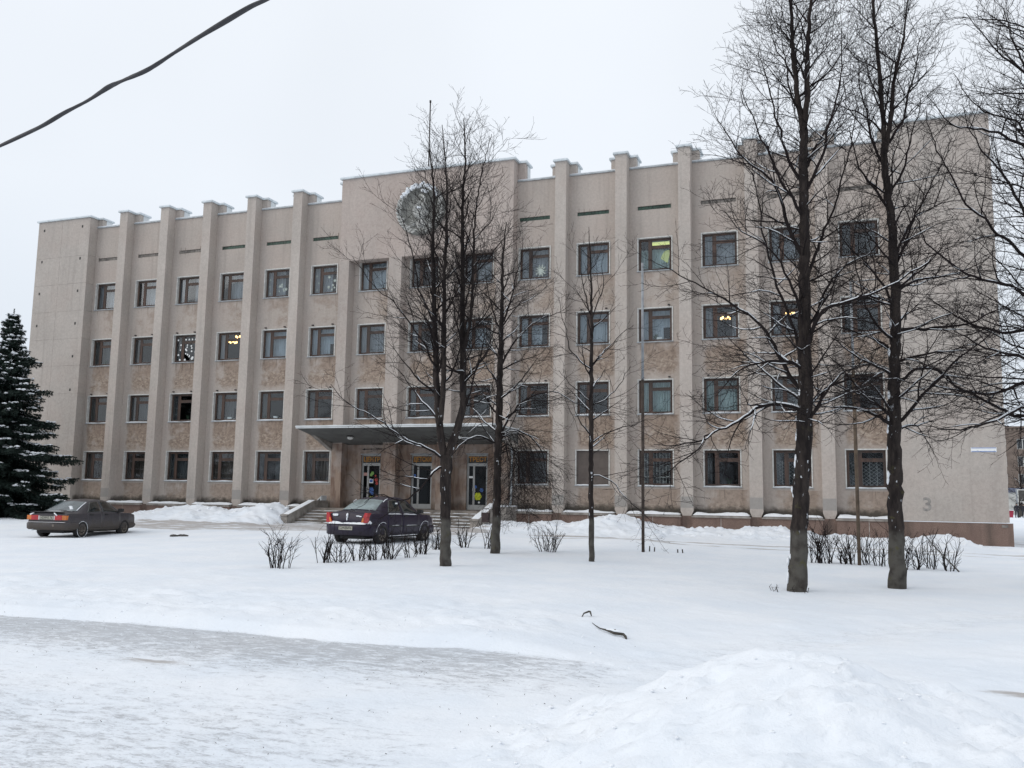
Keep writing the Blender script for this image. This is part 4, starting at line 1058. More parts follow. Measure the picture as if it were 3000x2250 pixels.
class Tree:
    def __init__(s, seed, up=.15, twig=.0035, dens=1.0, snowy=1.0, angle=(38, 66), lmax=4):
        s.r = random.Random(seed); s.w = Wood(); s.trunk = MB(); s.snow = Wood(); s.up = up; s.tw = twig; s.dens = dens; s.snowy = snowy; s.angle = angle; s.lmax = lmax; s.n = 0
        s.maxseg = 64000
    def snow_on(s, pts, rad):
        # snow lies along the upper side of flatter stretches, broken up
        run = []; rr_ = []
        def flush():
            nonlocal run, rr_
            if len(run) >= 3:
                q = list(rr_); q[0] *= .3; q[-1] *= .3
                s.snow.add([tuple(p) for p in run], q, 6)
            run = []; rr_ = []
        on = s.r.random() < .8
        for i, p in enumerate(pts):
            t = (pts[min(i + 1, len(pts) - 1)] - pts[max(i - 1, 0)]); t.normalize()
            if s.r.random() < .22: on = s.r.random() < .72 * s.snowy
            if abs(t.z) < .80 and on and rad[i] > .010:
                up = Vector((0, 0, 1)) - t * t.z; up.normalize()
                run.append(p + up * rad[i] * .62); rr_.append(max(.0085, rad[i] * s.r.uniform(.66, .84)))
            else: flush()
        flush()
    def path(s, p, d, L, nseg, wig, up):
        pts = [p.copy()]; d = d.normalized(); st = L / nseg; r = s.r
        for i in range(nseg):
            d = d + Vector((r.gauss(0, wig), r.gauss(0, wig), r.gauss(0, wig) + up)); d.normalize()
            p = p + d * st; pts.append(p)
        return pts
    def side(s, t, roll, ang):
        a = t.orthogonal().normalized(); b = t.cross(a)
        lat = a * math.cos(roll) + b * math.sin(roll)
        return t * math.cos(ang) + lat * math.sin(ang)
    def kids(s, pts, rad, level, L, f0=.12, up=None):
        if level > s.lmax: return
        up = s.up if up is None else up
        n = len(pts) - 1; r = s.r
        gap = {2: .235, 3: .135, 4: .12}[level] / s.dens
        pos = L * f0 + r.random() * gap; roll = r.random() * 6.28
        while pos < L * .985:
            f = pos / L; i = min(int(f * n), n - 1); t_ = f * n - i
            p = pts[i].lerp(pts[i + 1], t_); tan = (pts[i + 1] - pts[i]).normalized(); R0 = rad[i] + (rad[i + 1] - rad[i]) * t_
            roll += 2.4 + r.uniform(-.7, .7)
            d = s.side(tan, roll, R(r.uniform(*s.angle)))
            d.z = d.z * .6 + min(.30, max(-.08, (p.z - 5.2) * .09))
            d.normalize()
            base = {2: (.75, 1.9), 3: (.30, .85), 4: (.08, .30)}[level]
            l_ = min(r.uniform(*base) * (1.15 - .55 * f), L * (.75 if level < 4 else .6))
            ns = {2: 7, 3: 5, 4: 3}[level]
            q = s.path(p, d, l_, ns, {2: .125, 3: .16, 4: .14}[level], up * {2: .45, 3: .5, 4: .4}[level])
            ra = min(R0 * .62, {2: .0148, 3: .0084, 4: .0048}[level] * (1 + .25 * l_)); rb = s.tw * {2: .9, 3: .8, 4: .7}[level]
            ra = max(ra, rb * 1.1)
            rr_ = [ra + (rb - ra) * (k / ns) ** .8 for k in range(ns + 1)]
            s.w.add([tuple(v) for v in q], rr_, 4 if level == 2 else 3); s.n += ns
            if level == 2 and s.snowy > .3: s.snow_on(q, [x_ * 1.25 for x_ in rr_])
            if s.n < s.maxseg: s.kids(q, rr_, level + 1, l_, .15, up)
            pos += gap * r.uniform(.6, 1.5)
    def limb(s, pts, r0, r1, up=None, wig=.02, into=True):
        P = resample(pts, .16); r = s.r
        off = Vector((0, 0, 0))
        for i in range(1, len(P)):
            off = off * .75 + Vector((r.gauss(0, wig), r.gauss(0, wig), r.gauss(0, wig))); P[i] = P[i] + off
        n = len(P) - 1; L = sum((P[i + 1] - P[i]).length for i in range(n))
        rad = [r0 + (r1 - r0) * (i / n) ** .75 for i in range(n + 1)]
        s.w.add([tuple(v) for v in P], rad, 7); s.n += n
        s.snow_on(P, rad)
        s.kids(P, rad, 2, L, .10, up)
        return P
    def stem(s, pts, radii, sides=12, wig=.008):
        P = resample(pts, .12); n = len(P) - 1; r = s.r
        q = [P[0]] + [p + Vector((r.gauss(0, wig), r.gauss(0, wig), 0)) for p in P[1:-1]] + [P[-1]]
        ks = np.linspace(0, 1, len(radii)); rad = [float(np.interp(i / n, ks, radii)) * r.uniform(.965, 1.035) for i in range(n + 1)]
        s.trunk.tube(q, rad, sides); return q, rad
    def auto(s, P, rad, z0, z1, gap, length, incl=(35, 60), droop=.0):
        """limbs the photograph does not single out: spiralling round the stem"""
        r = s.r; roll = r.random() * 6.28; z = z0
        while z < z1:
            i = min(range(len(P)), key=lambda k: abs(P[k].z - z)); roll += 2.4 + r.uniform(-.4, .4)
            a = R(r.uniform(*incl)); f = (z - z0) / max(z1 - z0, .1)
            l_ = length * (1 - .62 * f) * r.uniform(.65, 1.15)
            d = Vector((math.cos(roll) * math.sin(a), math.sin(roll) * math.sin(a), math.cos(a)))
            q = s.path(P[i], d, l_, max(4, int(l_ / .28)), .09, s.up * .5 - droop)
            r0 = min(rad[i] * .5, .012 + .011 * l_)
            s.limb([tuple(v) for v in q], r0, s.tw * 1.3, wig=.012)
            z += gap * r.uniform(.7, 1.35)
    def finish(s, name, base, label, group=None, crown='crown'):
        t = tag(empty(name, base), label, 'tree', group); o = (-base[0], -base[1], -base[2])
        s.trunk.build('trunk', M['bark'], t, o)
        s.w.build(crown, M['twig'], t, o)
        q = s.snow.build('branch_snow', M['lump'], t, o)
        if q: q['kind'] = 'stuff'
        return t
def pv(l): return [tuple(p) for p in l]
def snow_blobs(tr, spots):
    for (p, r, sq) in spots: pass
T = {
 'mid_trunk': [[5.52,-20.27,0.08],[5.49,-20.28,1.12],[5.48,-20.29,2.0],[5.47,-20.29,2.74]],
 'mid_stems': [[[5.45,-20.29,2.56],[5.28,-20.3,3.48],[5.17,-20.29,4.51],[5.02,-20.29,6.84],[4.95,-20.27,8.05],[4.92,-20.22,9.47],[4.74,-20.24,10.74]],[[5.31,-20.35,3.48],[5.41,-20.42,4.49],[5.41,-20.52,7.15],[5.47,-20.61,8.69],[5.48,-20.71,9.56],[5.39,-20.85,10.9]],[[5.49,-20.28,2.67],[5.78,-20.11,3.8],[5.77,-20.06,4.52],[5.71,-20.02,6.07],[5.65,-19.98,7.66],[5.6,-19.94,9.15],[5.61,-19.87,10.3],[5.54,-19.84,11.48]],[[5.8,-20.17,5.29],[6.0,-20.18,6.2],[6.05,-20.25,7.56],[6.11,-20.31,8.62],[6.26,-20.34,9.67],[6.51,-20.34,10.72]]],
 'mid_limbs': [[[5.43,-20.3,2.67],[5.24,-20.54,2.78],[4.95,-20.82,2.92],[4.26,-21.24,3.45],[3.5,-21.69,3.92],[3.21,-21.96,4.34]],[[5.46,-20.29,2.45],[5.23,-20.5,2.33],[5.05,-20.7,1.88],[4.68,-20.96,1.6],[4.21,-21.26,1.78],[3.92,-21.49,1.59]],[[5.21,-20.38,4.82],[4.62,-20.46,5.85],[4.04,-20.54,6.53],[3.53,-20.6,7.03],[2.93,-20.68,7.77]],[[5.14,-20.41,5.97],[4.8,-20.71,7.09],[4.58,-20.97,8.21],[4.32,-21.24,8.86]],[[5.81,-20.16,4.48],[6.24,-19.74,5.34],[6.46,-19.39,6.09]]],
 'second_trunk': [[5.16,-16.03,0.14],[5.17,-16.03,1.41],[5.18,-16.02,2.73],[5.2,-16.02,4.07],[5.2,-16.01,5.42],[5.22,-16.01,6.79],[5.23,-16.0,7.62],[5.23,-16.01,8.74],[5.31,-15.98,9.88]],
 'second_limbs': [[[5.21,-16.01,3.33],[5.43,-15.77,3.68],[5.89,-15.45,3.56],[6.23,-15.16,2.97],[6.45,-14.92,2.1]],[[5.19,-16.02,3.53],[5.77,-15.97,4.33],[6.57,-15.84,4.79],[7.24,-15.75,4.56],[8.02,-15.63,4.06]],[[5.21,-16.01,3.26],[4.8,-16.37,3.51],[4.39,-16.74,3.29],[3.99,-17.09,2.68]],[[5.2,-16.01,5.42],[5.51,-15.72,6.28],[6.22,-15.29,7.02],[6.95,-14.85,7.34]],[[5.2,-16.02,4.07],[4.63,-16.01,4.75],[4.16,-15.97,5.46],[3.75,-15.91,5.9]],[[5.22,-16.01,6.79],[5.53,-16.04,7.6],[5.76,-16.1,8.4],[5.89,-16.19,9.2]],[[5.22,-16.01,6.52],[4.86,-15.92,7.52],[4.62,-15.8,8.42]]],
 'thin_trunk': [[8.33,-17.29,0.11],[8.3,-17.3,1.48],[8.29,-17.3,3.9],[8.29,-17.3,6.14],[8.28,-17.31,7.4],[8.21,-17.33,9.07]],
 'thin_limbs': [[[8.31,-17.3,3.17],[8.57,-17.02,3.49],[9.29,-16.59,3.7],[9.96,-16.16,3.98]],[[8.31,-17.3,2.32],[8.72,-17.33,2.32],[9.32,-17.29,1.73],[10.02,-17.21,1.04]],[[8.3,-17.3,5.14],[7.83,-17.61,5.61],[7.64,-17.83,6.45],[7.61,-17.98,7.05]],[[8.3,-17.3,5.26],[8.74,-16.93,5.93],[9.28,-16.52,6.49]],[[8.3,-17.3,4.15],[8.82,-17.27,4.51],[9.37,-17.23,5.24]],[[8.3,-17.3,4.27],[7.82,-17.32,4.65],[7.37,-17.32,5.17]],[[8.29,-17.3,6.39],[8.52,-17.11,7.18],[8.55,-17.0,8.23]],[[8.28,-17.31,6.64],[8.08,-17.49,7.5],[8.07,-17.6,8.5]]],
 'big_trunk': [[13.58,-21.68,0.06],[13.6,-21.67,0.37],[13.67,-21.65,1.62],[13.74,-21.62,2.52],[13.82,-21.59,3.71],[13.82,-21.59,4.74],[13.86,-21.58,6.25],[13.89,-21.57,7.8],[13.9,-21.56,8.88],[13.91,-21.56,9.43]],
 'big_stems': [[[13.91,-21.56,9.18],[13.81,-21.54,10.21],[13.74,-21.52,11.25],[13.72,-21.47,12.32],[13.67,-21.43,13.62]],[[13.91,-21.56,9.38],[14.01,-21.6,10.15],[14.04,-21.67,11.12],[14.13,-21.72,12.1],[14.28,-21.74,13.19]]],
 'big_limbs': [[[13.77,-21.61,3.53],[13.15,-21.98,3.66],[12.79,-22.25,3.48],[12.34,-22.56,3.17],[12.02,-22.82,2.96],[11.55,-23.13,2.76],[11.2,-23.4,2.81]],[[11.94,-22.28,2.99],[11.82,-22.48,2.77],[11.37,-22.81,2.35],[10.94,-23.12,2.15],[10.67,-23.38,2.18]],[[13.81,-21.6,3.99],[13.62,-21.53,4.21],[13.22,-21.53,4.93],[12.84,-21.53,5.46],[12.12,-21.64,6.02],[11.43,-21.75,6.47],[10.81,-21.84,6.79]],[[13.83,-21.59,5.11],[13.67,-21.83,5.83],[13.44,-22.1,6.44],[12.76,-22.54,7.07],[12.31,-22.89,7.4]],[[13.82,-21.59,4.64],[13.54,-21.59,5.32],[13.17,-21.62,6.68],[13.0,-21.57,7.59],[12.82,-21.53,8.52],[12.5,-21.54,9.06]],[[13.86,-21.58,6.64],[13.54,-21.53,7.45],[13.37,-21.44,8.29],[12.64,-21.54,9.04],[12.13,-21.57,10.02]],[[13.88,-21.57,7.51],[13.49,-21.93,8.21],[13.08,-22.29,9.1],[12.77,-22.62,9.98]],[[13.9,-21.56,8.19],[13.57,-21.47,8.96],[13.31,-21.35,10.16],[13.04,-21.24,11.4]],[[13.84,-21.59,4.46],[13.94,-21.74,5.08],[14.23,-21.83,5.51],[14.69,-21.85,5.67],[15.56,-21.73,6.04],[16.51,-21.57,6.79]],[[13.83,-21.59,4.74],[14.07,-21.31,5.44],[14.41,-21.01,6.35],[15.15,-20.55,7.0],[15.63,-20.19,7.51]],[[13.86,-21.58,6.06],[14.16,-21.28,7.08],[14.45,-20.99,7.83],[14.76,-20.69,9.11],[14.98,-20.43,10.22]],[[13.89,-21.57,7.9],[14.25,-21.6,8.63],[14.5,-21.67,9.56],[14.66,-21.77,10.48],[14.72,-21.9,11.29]],[[13.9,-21.56,8.49],[14.12,-21.34,9.04],[14.5,-21.06,9.71],[14.75,-20.83,10.49]],[[13.82,-21.59,3.16],[14.08,-21.75,3.78],[14.61,-21.8,4.31],[15.19,-21.84,4.37]],[[13.82,-21.59,3.07],[13.98,-21.32,3.65],[14.35,-20.98,4.15],[15.42,-20.37,4.33],[16.34,-19.83,4.23]],[[13.82,-21.59,4.36],[13.42,-21.99,4.51],[12.66,-22.51,4.28],[12.18,-22.93,3.79]]],
 'large_trunk': [[15.45,-20.04,0.07],[15.47,-20.03,1.17],[15.51,-20.01,3.07],[15.55,-20.0,4.53],[15.62,-19.98,5.51],[15.63,-19.97,6.51],[15.61,-19.98,7.73],[15.53,-20.01,8.76],[15.52,-20.01,9.49]],
 'large_stems': [[[15.53,-20.01,9.38],[15.51,-19.96,10.35],[15.47,-19.93,11.55],[15.41,-19.89,12.88],[15.41,-19.84,14.36]],[[15.54,-20.01,9.28],[15.69,-20.03,10.19],[15.77,-20.08,10.89],[15.97,-20.09,11.71],[16.09,-20.12,12.63]]],
 'large_limbs': [[[15.52,-20.01,3.31],[15.36,-20.23,3.44],[14.78,-20.6,3.7],[14.24,-20.96,3.7],[13.85,-21.26,3.61]],[[15.52,-20.01,3.55],[15.29,-20.27,4.01],[14.98,-20.56,4.37],[14.74,-20.83,4.53]],[[15.56,-20.0,4.62],[15.43,-19.89,5.09],[15.21,-19.81,5.21],[14.66,-19.85,5.43],[14.19,-19.86,5.56]],[[15.6,-19.98,5.61],[15.47,-19.84,6.25],[15.08,-19.8,6.9],[14.62,-19.78,7.57],[14.35,-19.69,8.14]],[[15.52,-20.01,3.36],[15.96,-20.01,3.83],[16.51,-19.97,4.5],[17.14,-19.9,5.06],[17.58,-19.9,5.52]],[[15.55,-20.0,4.23],[16.06,-19.65,4.61],[16.49,-19.32,4.59],[16.96,-18.98,4.22],[17.72,-18.53,4.03],[18.41,-18.11,4.02]],[[15.59,-19.99,5.41],[16.19,-19.95,5.35],[16.99,-19.85,5.47],[17.61,-19.81,5.73],[18.03,-19.84,5.99]],[[15.63,-19.97,6.21],[16.18,-19.59,6.56],[16.95,-19.14,6.72],[17.66,-18.7,7.09]],[[15.62,-19.97,6.92],[16.01,-20.01,7.68],[16.47,-20.02,8.04],[16.75,-20.1,8.69]],[[15.61,-19.98,6.51],[15.93,-19.65,7.39],[16.47,-19.24,8.71],[17.03,-18.83,9.87]],[[15.58,-19.99,8.24],[15.89,-19.74,8.92],[16.12,-19.51,9.82],[16.37,-19.28,10.85]],[[15.59,-19.99,8.04],[15.2,-20.3,8.48],[14.94,-20.58,9.13],[14.82,-20.8,9.67]],[[15.52,-20.01,8.86],[15.25,-19.93,9.66],[15.1,-19.81,10.69],[15.04,-19.66,11.75]],[[15.53,-20.01,9.38],[15.91,-20.01,10.06],[16.18,-20.06,11.05],[16.34,-20.14,11.94]],[[15.58,-19.99,5.12],[15.11,-20.34,5.57],[14.86,-20.61,6.42],[14.78,-20.81,6.96]]],
 'edge_trunk': [[18.83,-18.42,-0.07],[18.88,-18.4,1.21],[18.98,-18.37,3.15],[19.03,-18.35,5.14],[19.1,-18.32,7.18],[19.18,-18.29,9.27],[19.25,-18.27,11.43],[19.33,-18.24,13.64]],
 'edge_limbs': [[[19.03,-18.35,5.04],[18.25,-18.77,6.25],[17.53,-19.18,6.52],[16.9,-19.55,6.76],[16.4,-19.87,7.13],[16.13,-20.11,7.64],[15.94,-20.32,8.2]],[[19.06,-18.34,5.64],[18.68,-18.32,6.69],[18.09,-18.39,7.56],[17.28,-18.54,8.44],[16.58,-18.64,10.11],[16.47,-18.53,10.78]],[[19.09,-18.32,6.66],[18.49,-18.7,7.85],[17.87,-19.09,9.03],[17.4,-19.42,9.59],[17.13,-19.68,10.35]],[[19.12,-18.32,7.39],[18.65,-18.33,9.54],[18.33,-18.28,10.35],[17.58,-18.39,10.74],[17.14,-18.4,11.58]],[[19.17,-18.3,8.75],[18.44,-18.69,9.42],[17.82,-19.05,9.78],[16.86,-19.54,9.92],[16.4,-19.84,10.6]],[[19.19,-18.29,9.49],[18.74,-18.28,11.17],[18.43,-18.21,12.25],[18.26,-18.09,13.36]],[[19.21,-18.28,9.81],[18.53,-18.71,11.22],[17.9,-19.11,11.66],[17.33,-19.5,12.42]],[[18.99,-18.36,3.84],[18.16,-18.5,3.64],[17.44,-18.61,3.95],[16.81,-18.67,4.36],[16.28,-18.71,4.99]],[[18.97,-18.37,3.45],[18.13,-18.89,3.76],[17.49,-19.33,3.53],[16.64,-19.85,3.31],[16.0,-20.3,3.33]],[[19.0,-18.36,4.14],[18.19,-18.55,4.34],[17.43,-18.72,4.14],[16.69,-18.88,4.19],[16.13,-18.98,4.04]],[[19.01,-18.35,4.44],[18.14,-18.88,4.89],[17.29,-19.41,5.09],[16.56,-19.89,5.48]],[[19.06,-18.34,5.64],[18.26,-18.47,5.46],[17.7,-18.51,5.53],[17.07,-18.58,5.8],[16.34,-18.69,6.35]]],
}
def foot(pts): 
    p = pts[0]; return (p[0], p[1], gz(p[0], p[1]) - .12)
# the clump with several upright stems
t = Tree(11, up=.09, dens=.95, snowy=.8, angle=(30, 58))
k = T['mid_trunk']; k[0][2] = foot(k)[2]
t.stem(k, [.150, .128, .122, .135, .15])
for i, s_ in enumerate(T['mid_stems']):
    P, rd = t.stem(s_, [[.10, .075, .045, .012], [.07, .055, .03, .009], [.10, .075, .045, .010], [.045, .035, .02, .007]][i], 9)
    t.auto(P, rd, P[0].z + (1.0 if i != 3 else .4), P[-1].z - .3, .27, 1.95, (26, 54))
for i, l_ in enumerate(T['mid_limbs']): t.limb(l_, .034 if i < 2 else .03, .006)
t.finish('bare_tree', (k[0][0], k[0][1], k[0][2]), 'bare tree with several upright stems standing before the entrance and the dark saloon car', 'bare trees on the snowy lawn')
# second, with drooping side limbs
t = Tree(12, up=.05, dens=1.0, snowy=.9, angle=(35, 62))
k = T['second_trunk']; k[0][2] = foot(k)[2]
P, rd = t.stem(k, [.150, .118, .112, .105, .095, .075, .055, .035, .010])
for l_ in T['second_limbs']: t.limb(l_, .036, .006)
rg = random.Random(5)
for i in range(16):                                              # hanging shoots below the canopy corner
    a = rg.uniform(-1.0, 1.6); b0 = (5.21 + rg.uniform(.0, .12), -16, rg.uniform(3.0, 3.6)); L_ = rg.uniform(.6, 1.5)
    dx, dy = math.cos(a) * L_, math.sin(a) * L_ * .6
    t.limb([b0, (b0[0] + dx * .4, b0[1] + dy * .4, b0[2] + .12), (b0[0] + dx * .8, b0[1] + dy * .8, b0[2] - .45), (b0[0] + dx * 1.05, b0[1] + dy, b0[2] - rg.uniform(1.0, 1.9))], .014, .004, up=-.14)
t.auto(P, rd, 3.6, 9.3, .26, 2.0, (34, 66))
t.finish('bare_tree', (k[0][0], k[0][1], k[0][2]), 'bare tree with shoots hanging low at the right end of the entrance canopy', 'bare trees on the snowy lawn')
# thin young one
t = Tree(13, up=.12, dens=.7, snowy=.9, angle=(35, 60))
k = T['thin_trunk']; k[0][2] = foot(k)[2]
P, rd = t.stem(k, [.078, .066, .060, .050, .030, .006], 9)
for l_ in T['thin_limbs']: t.limb(l_, .021, .005)
t.auto(P, rd, 2.6, 8.6, .36, 1.4, (35, 66))
t.finish('bare_tree', (k[0][0], k[0][1], k[0][2]), 'thin young bare tree with a slim straight trunk beside the grey lamp post', 'bare trees on the snowy lawn')
# the biggest trunk
t = Tree(14, up=.06, dens=1.12, snowy=1.0)
k = T['big_trunk']; k[0][2] = foot(k)[2]
P, rd = t.stem(k, [.195, .168, .155, .158, .140, .125, .112, .10, .09, .08], 14, .012)
for i, s_ in enumerate(T['big_stems']):
    P2, rd2 = t.stem(s_, [.062, .05, .035, .012], 9); t.auto(P2, rd2, P2[0].z + .3, P2[-1].z - .2, .26, 1.9, (28, 58))
CC = Vector((14.38, -40.2, 1.78)); T['big_limbs'][1] = [tuple(CC + (Vector(p) - CC) * .968) for p in T['big_limbs'][1]]; T['big_limbs'][1][0] = tuple((Vector(T['big_limbs'][0][3]) + Vector(T['big_limbs'][0][4])) / 2); T['big_limbs'][1].insert(1, T['big_limbs'][0][4])
for i, l_ in enumerate(T['big_limbs']): t.limb(l_, .019 if i == 1 else .052 if i in (0, 2, 5, 8) else .040, .006)
t.auto(P, rd, 3.2, 9.4, .30, 2.3, (40, 78))
bt = t.finish('bare_tree', (k[0][0], k[0][1], k[0][2]), 'tall bare tree with the thickest trunk and snow stuck in its bark', 'bare trees on the snowy lawn')
o = (-k[0][0], -k[0][1], -k[0][2]); mb = MB(); rg = random.Random(3)
for z in (.25, .34, .42, .62, .70, 1.9, 2.0, 2.25, 2.5, 2.62, 3.0, 3.05, 3.4, 3.62, 3.9, 4.5):
    i = min(range(len(P)), key=lambda q: abs(P[q].z - z)); blob(mb, (P[i].x - rd[i] * .93, P[i].y - .06 + rg.uniform(-.03, .03), z), rg.uniform(.03, .055), int(z * 100), (.55, .8, 1.6))
mb.build('trunk_snow', M['lump'], bt, o)['kind'] = 'stuff'
# the other large one
t = Tree(15, up=.04, dens=1.12, snowy=1.0)
k = T['large_trunk']; k[0][2] = foot(k)[2]
P, rd = t.stem(k, [.185, .150, .145, .128, .112, .105, .09, .08, .065], 14, .012)
for i, s_ in enumerate(T['large_stems']):
    P2, rd2 = t.stem(s_, [.055, .045, .03, .010], 9); t.auto(P2, rd2, P2[0].z + .3, P2[-1].z - .2, .28, 1.7, (26, 54))
for i, l_ in enumerate(T['large_limbs']): t.limb(l_, .046 if i in (0, 4, 6) else .036, .006)
t.auto(P, rd, 3.2, 9.2, .30, 2.2, (42, 80))
bt = t.finish('bare_tree', (k[0][0], k[0][1], k[0][2]), 'tall bare tree with a smooth dark trunk at the outer part of the hedge', 'bare trees on the snowy lawn')
o = (-k[0][0], -k[0][1], -k[0][2]); mb = MB()
for z in (2.2, 2.35, 2.9, 3.25, 3.32, 3.38, 3.45, 3.5, 4.0, 4.9, 5.5):
    i = min(range(len(P)), key=lambda q: abs(P[q].z - z)); blob(mb, (P[i].x - rd[i] * .95, P[i].y - .05 + rg.uniform(-.03, .03), z), rg.uniform(.03, .06), int(z * 100), (.6, .8, 1.5))
mb.build('trunk_snow', M['lump'], bt, o)['kind'] = 'stuff'
# at the edge of the frame
t = Tree(16, up=.03, dens=.82, snowy=.8)
k = T['edge_trunk']; k[0][2] = foot(k)[2]
P, rd = t.stem(k, [.20, .17, .155, .135, .115, .09, .07, .04], 12, .012)
for l_ in T['edge_limbs']: t.limb(l_, .058, .006)
rg = random.Random(8)
for z in np.arange(3.2, 12.5, .26):                             # more limbs on the side towards the building
    i = min(range(len(P)), key=lambda q: abs(P[q].z - z)); a = rg.uniform(2.3, 4.2); L_ = rg.uniform(2.0, 3.5) * (1 - .35 * (z - 3) / 10); inc = rg.uniform(.45, .9)
    q = t.path(P[i], Vector((math.cos(a), math.sin(a), inc)), L_, 9, .09, .0); t.limb([tuple(v) for v in q], .03, .005, wig=.012)
t.finish('bare_tree', (k[0][0], k[0][1], k[0][2]), 'bare tree reaching in from the picture edge across the blank end wall', 'bare trees on the snowy lawn')

# ------------------------------------------------------------------ spruce
def needle_mat():
    n = NT('spruce_needles'); f = n.noise(n.obj(), 1.6, 3)
    c = n.mix(n.mr(f, .3, .7), (0.012, 0.020, 0.017), (0.028, 0.044, 0.036))
    return n.out(n.bsdf(c, 0.75, spec=0.2))
M['needle'] = needle_mat()
def spruce(base, H_, label, seed=2, rmax=2.7):
    rg = random.Random(seed); root = tag(empty('spruce_tree', base), label, 'tree')
    mb = MB(); mb.tube([(0, 0, -.3), (.02, 0, H_ * .5), (0, 0, H_)], [.17, .09, .012], 8); mb.build('trunk', M['bark'], root)
    NV = []; wood = Wood(); snow = MB()
    def needles(p, d, r, cnt):
        # a brush of needles around a twig piece
        for _ in range(cnt):
            a = rg.uniform(0, 6.283); u = d.orthogonal().normalized(); w = d.cross(u); lat = u * math.cos(a) + w * math.sin(a)
            q = p + d * rg.uniform(-.05, .05); tip = q + (lat * .8 + d * .7) * r * rg.uniform(.8, 1.4); s_ = d.cross(lat) * r * .30
            NV.append((tuple(q - s_), tuple(q + s_), tuple(tip)))
    z = .55; lev = 0
    while z < H_ - .12:
        f = z / H_
        Lr = rmax * (1 - f) ** 1.12 * (1 + .16 * math.sin(z * 4.1)) + .10
        nb = int(7 + 5 * (1 - f)); roll = rg.random() * 6.28
        for b in range(nb):
            a = roll + 6.283 * b / nb + rg.uniform(-.28, .28); L_ = Lr * rg.uniform(.62, 1.18)
            droop = -.26 + .55 * f - rg.uniform(0, .2)
            n_ = max(4, int(L_ / .17)); d = Vector((math.cos(a), math.sin(a), droop)); p = Vector((0, 0, z + rg.uniform(-.08, .08))); pts = [p.copy()]
            for i in range(n_):
                d = d + Vector((rg.gauss(0, .03), rg.gauss(0, .03), .045 if i > n_ * .5 else -.012)); d.normalize(); p = p + d * (L_ / n_); pts.append(p.copy())
            wood.add([tuple(q) for q in pts], [max(.004, .02 * L_ / 2.5 * (1 - i / (n_ + 1))) for i in range(n_ + 1)], 4)
            for i in range(max(1, int(n_ * .15)), n_ + 1):
                t_ = i / n_; q = pts[i]; tan = (pts[i] - pts[i - 1]).normalized(); sd_ = tan.cross(Vector((0, 0, 1))).normalized()
                needles(q, tan, .075, 8)
                for sg in (-1, 1):
                    l2 = min(.62, .30 * L_) * (1 - .55 * t_) * rg.uniform(.6, 1.15) + .06
                    dd = (tan * .72 + sd_ * sg * .8 + Vector((0, 0, rg.uniform(-.38, -.02)))).normalized(); m = max(2, int(l2 / .085))
                    wood.add([tuple(q), tuple(q + dd * l2)], [.006, .003], 3)
                    for j in range(1, m + 1):
                        pp = q + dd * (l2 * j / m); needles(pp, dd, .085, 9)
                        if rg.random() < .75: needles(pp + Vector((0, 0, -.10)), Vector((dd.x * .3, dd.y * .3, -1)).normalized(), .10, 8)
                # snow lying on the upper side, mostly on the outer half
                pn = float(fbm(np.array([a * 2.2]), np.array([z * 1.4 + t_ * 1.2]), 7, 3)[0])
                if pn + .62 * (t_ - .38) - .15 * f > -.06 and rg.random() < .8:
                    for _ in range(4):
                        blob(snow, (q.x + rg.uniform(-.17, .17), q.y + rg.uniform(-.17, .17), q.z + rg.uniform(.0, .06)), rg.uniform(.028, .078), rg.randrange(9999), (1.35, 1.35, .6))
        z += (.26 + .08 * (1 - f)) * rg.uniform(.85, 1.15)
    for zz in np.arange(H_ - .5, H_ + .12, .05): needles(Vector((0, 0, zz)), Vector((0, 0, 1)), .07, 9)
    wood.build('branch', M['bark'], root)
    A = np.array(NV, np.float32).reshape(-1, 3)
    link('crown', mesh_np('crown', A, np.arange(len(A)).reshape(-1, 3), M['needle']), root)
    snow.build('branch_snow', M['lump'], root)['kind'] = 'stuff'
    return root
spruce((-25.35, -6.3, gz(-25.35, -6.3)), 10.45, 'dark spruce with snow on its boughs in front of the blank end wall', 2, 4.35)

# ------------------------------------------------------------------ shrubs
def shrub(x, y, w, h, n, seed, label, group, depth=.35, thick=.0135, tw=1.0):
    rg = random.Random(seed); z = gz(x, y) - .05; root = tag(empty('shrub', (x, y, z)), label, 'shrub', group); W = Wood()
    def sub(p, d, L_, r0, lev):
        ns = 5; pts = [p]; d = d.normalized()
        for i in range(ns):
            d = (d + Vector((rg.gauss(0, .11), rg.gauss(0, .11), rg.gauss(0.07, .07)))).normalized(); pts.append(pts[-1] + d * (L_ / ns))
        W.add([tuple(v) for v in pts], [r0 * (1 - .45 * i / ns) for i in range(ns + 1)], 5 if lev == 0 else 3)
        if lev < 2:
            for _ in range(int((rg.randint(3, 6) if lev == 0 else rg.randint(1, 3)) * tw)):
                i = rg.randint(1, ns); t = (pts[i] - pts[i - 1]).normalized(); a = rg.uniform(0, 6.28); o_ = t.orthogonal().normalized(); lat = o_ * math.cos(a) + t.cross(o_) * math.sin(a)
                dd = t * .75 + lat * .65
                if dd.z < .1: dd.z = .2
                sub(pts[i], dd, L_ * rg.uniform(.28, .55), r0 * .5, lev + 1)
    for i in range(n):
        bx_ = rg.uniform(-.5, .5) * w * .45; by = rg.uniform(-.5, .5) * depth
        sub(Vector((bx_, by, -.05)), Vector((bx_ / w * .75 + rg.gauss(0, .12), rg.gauss(0, .15), 1)), h * rg.uniform(.62, 1.08), thick * rg.uniform(.7, 1.3), 0)
    W.build('stem', M['twig'], root)
    return root
g1 = 'cut back shrubs of the hedge beside the dark saloon car'
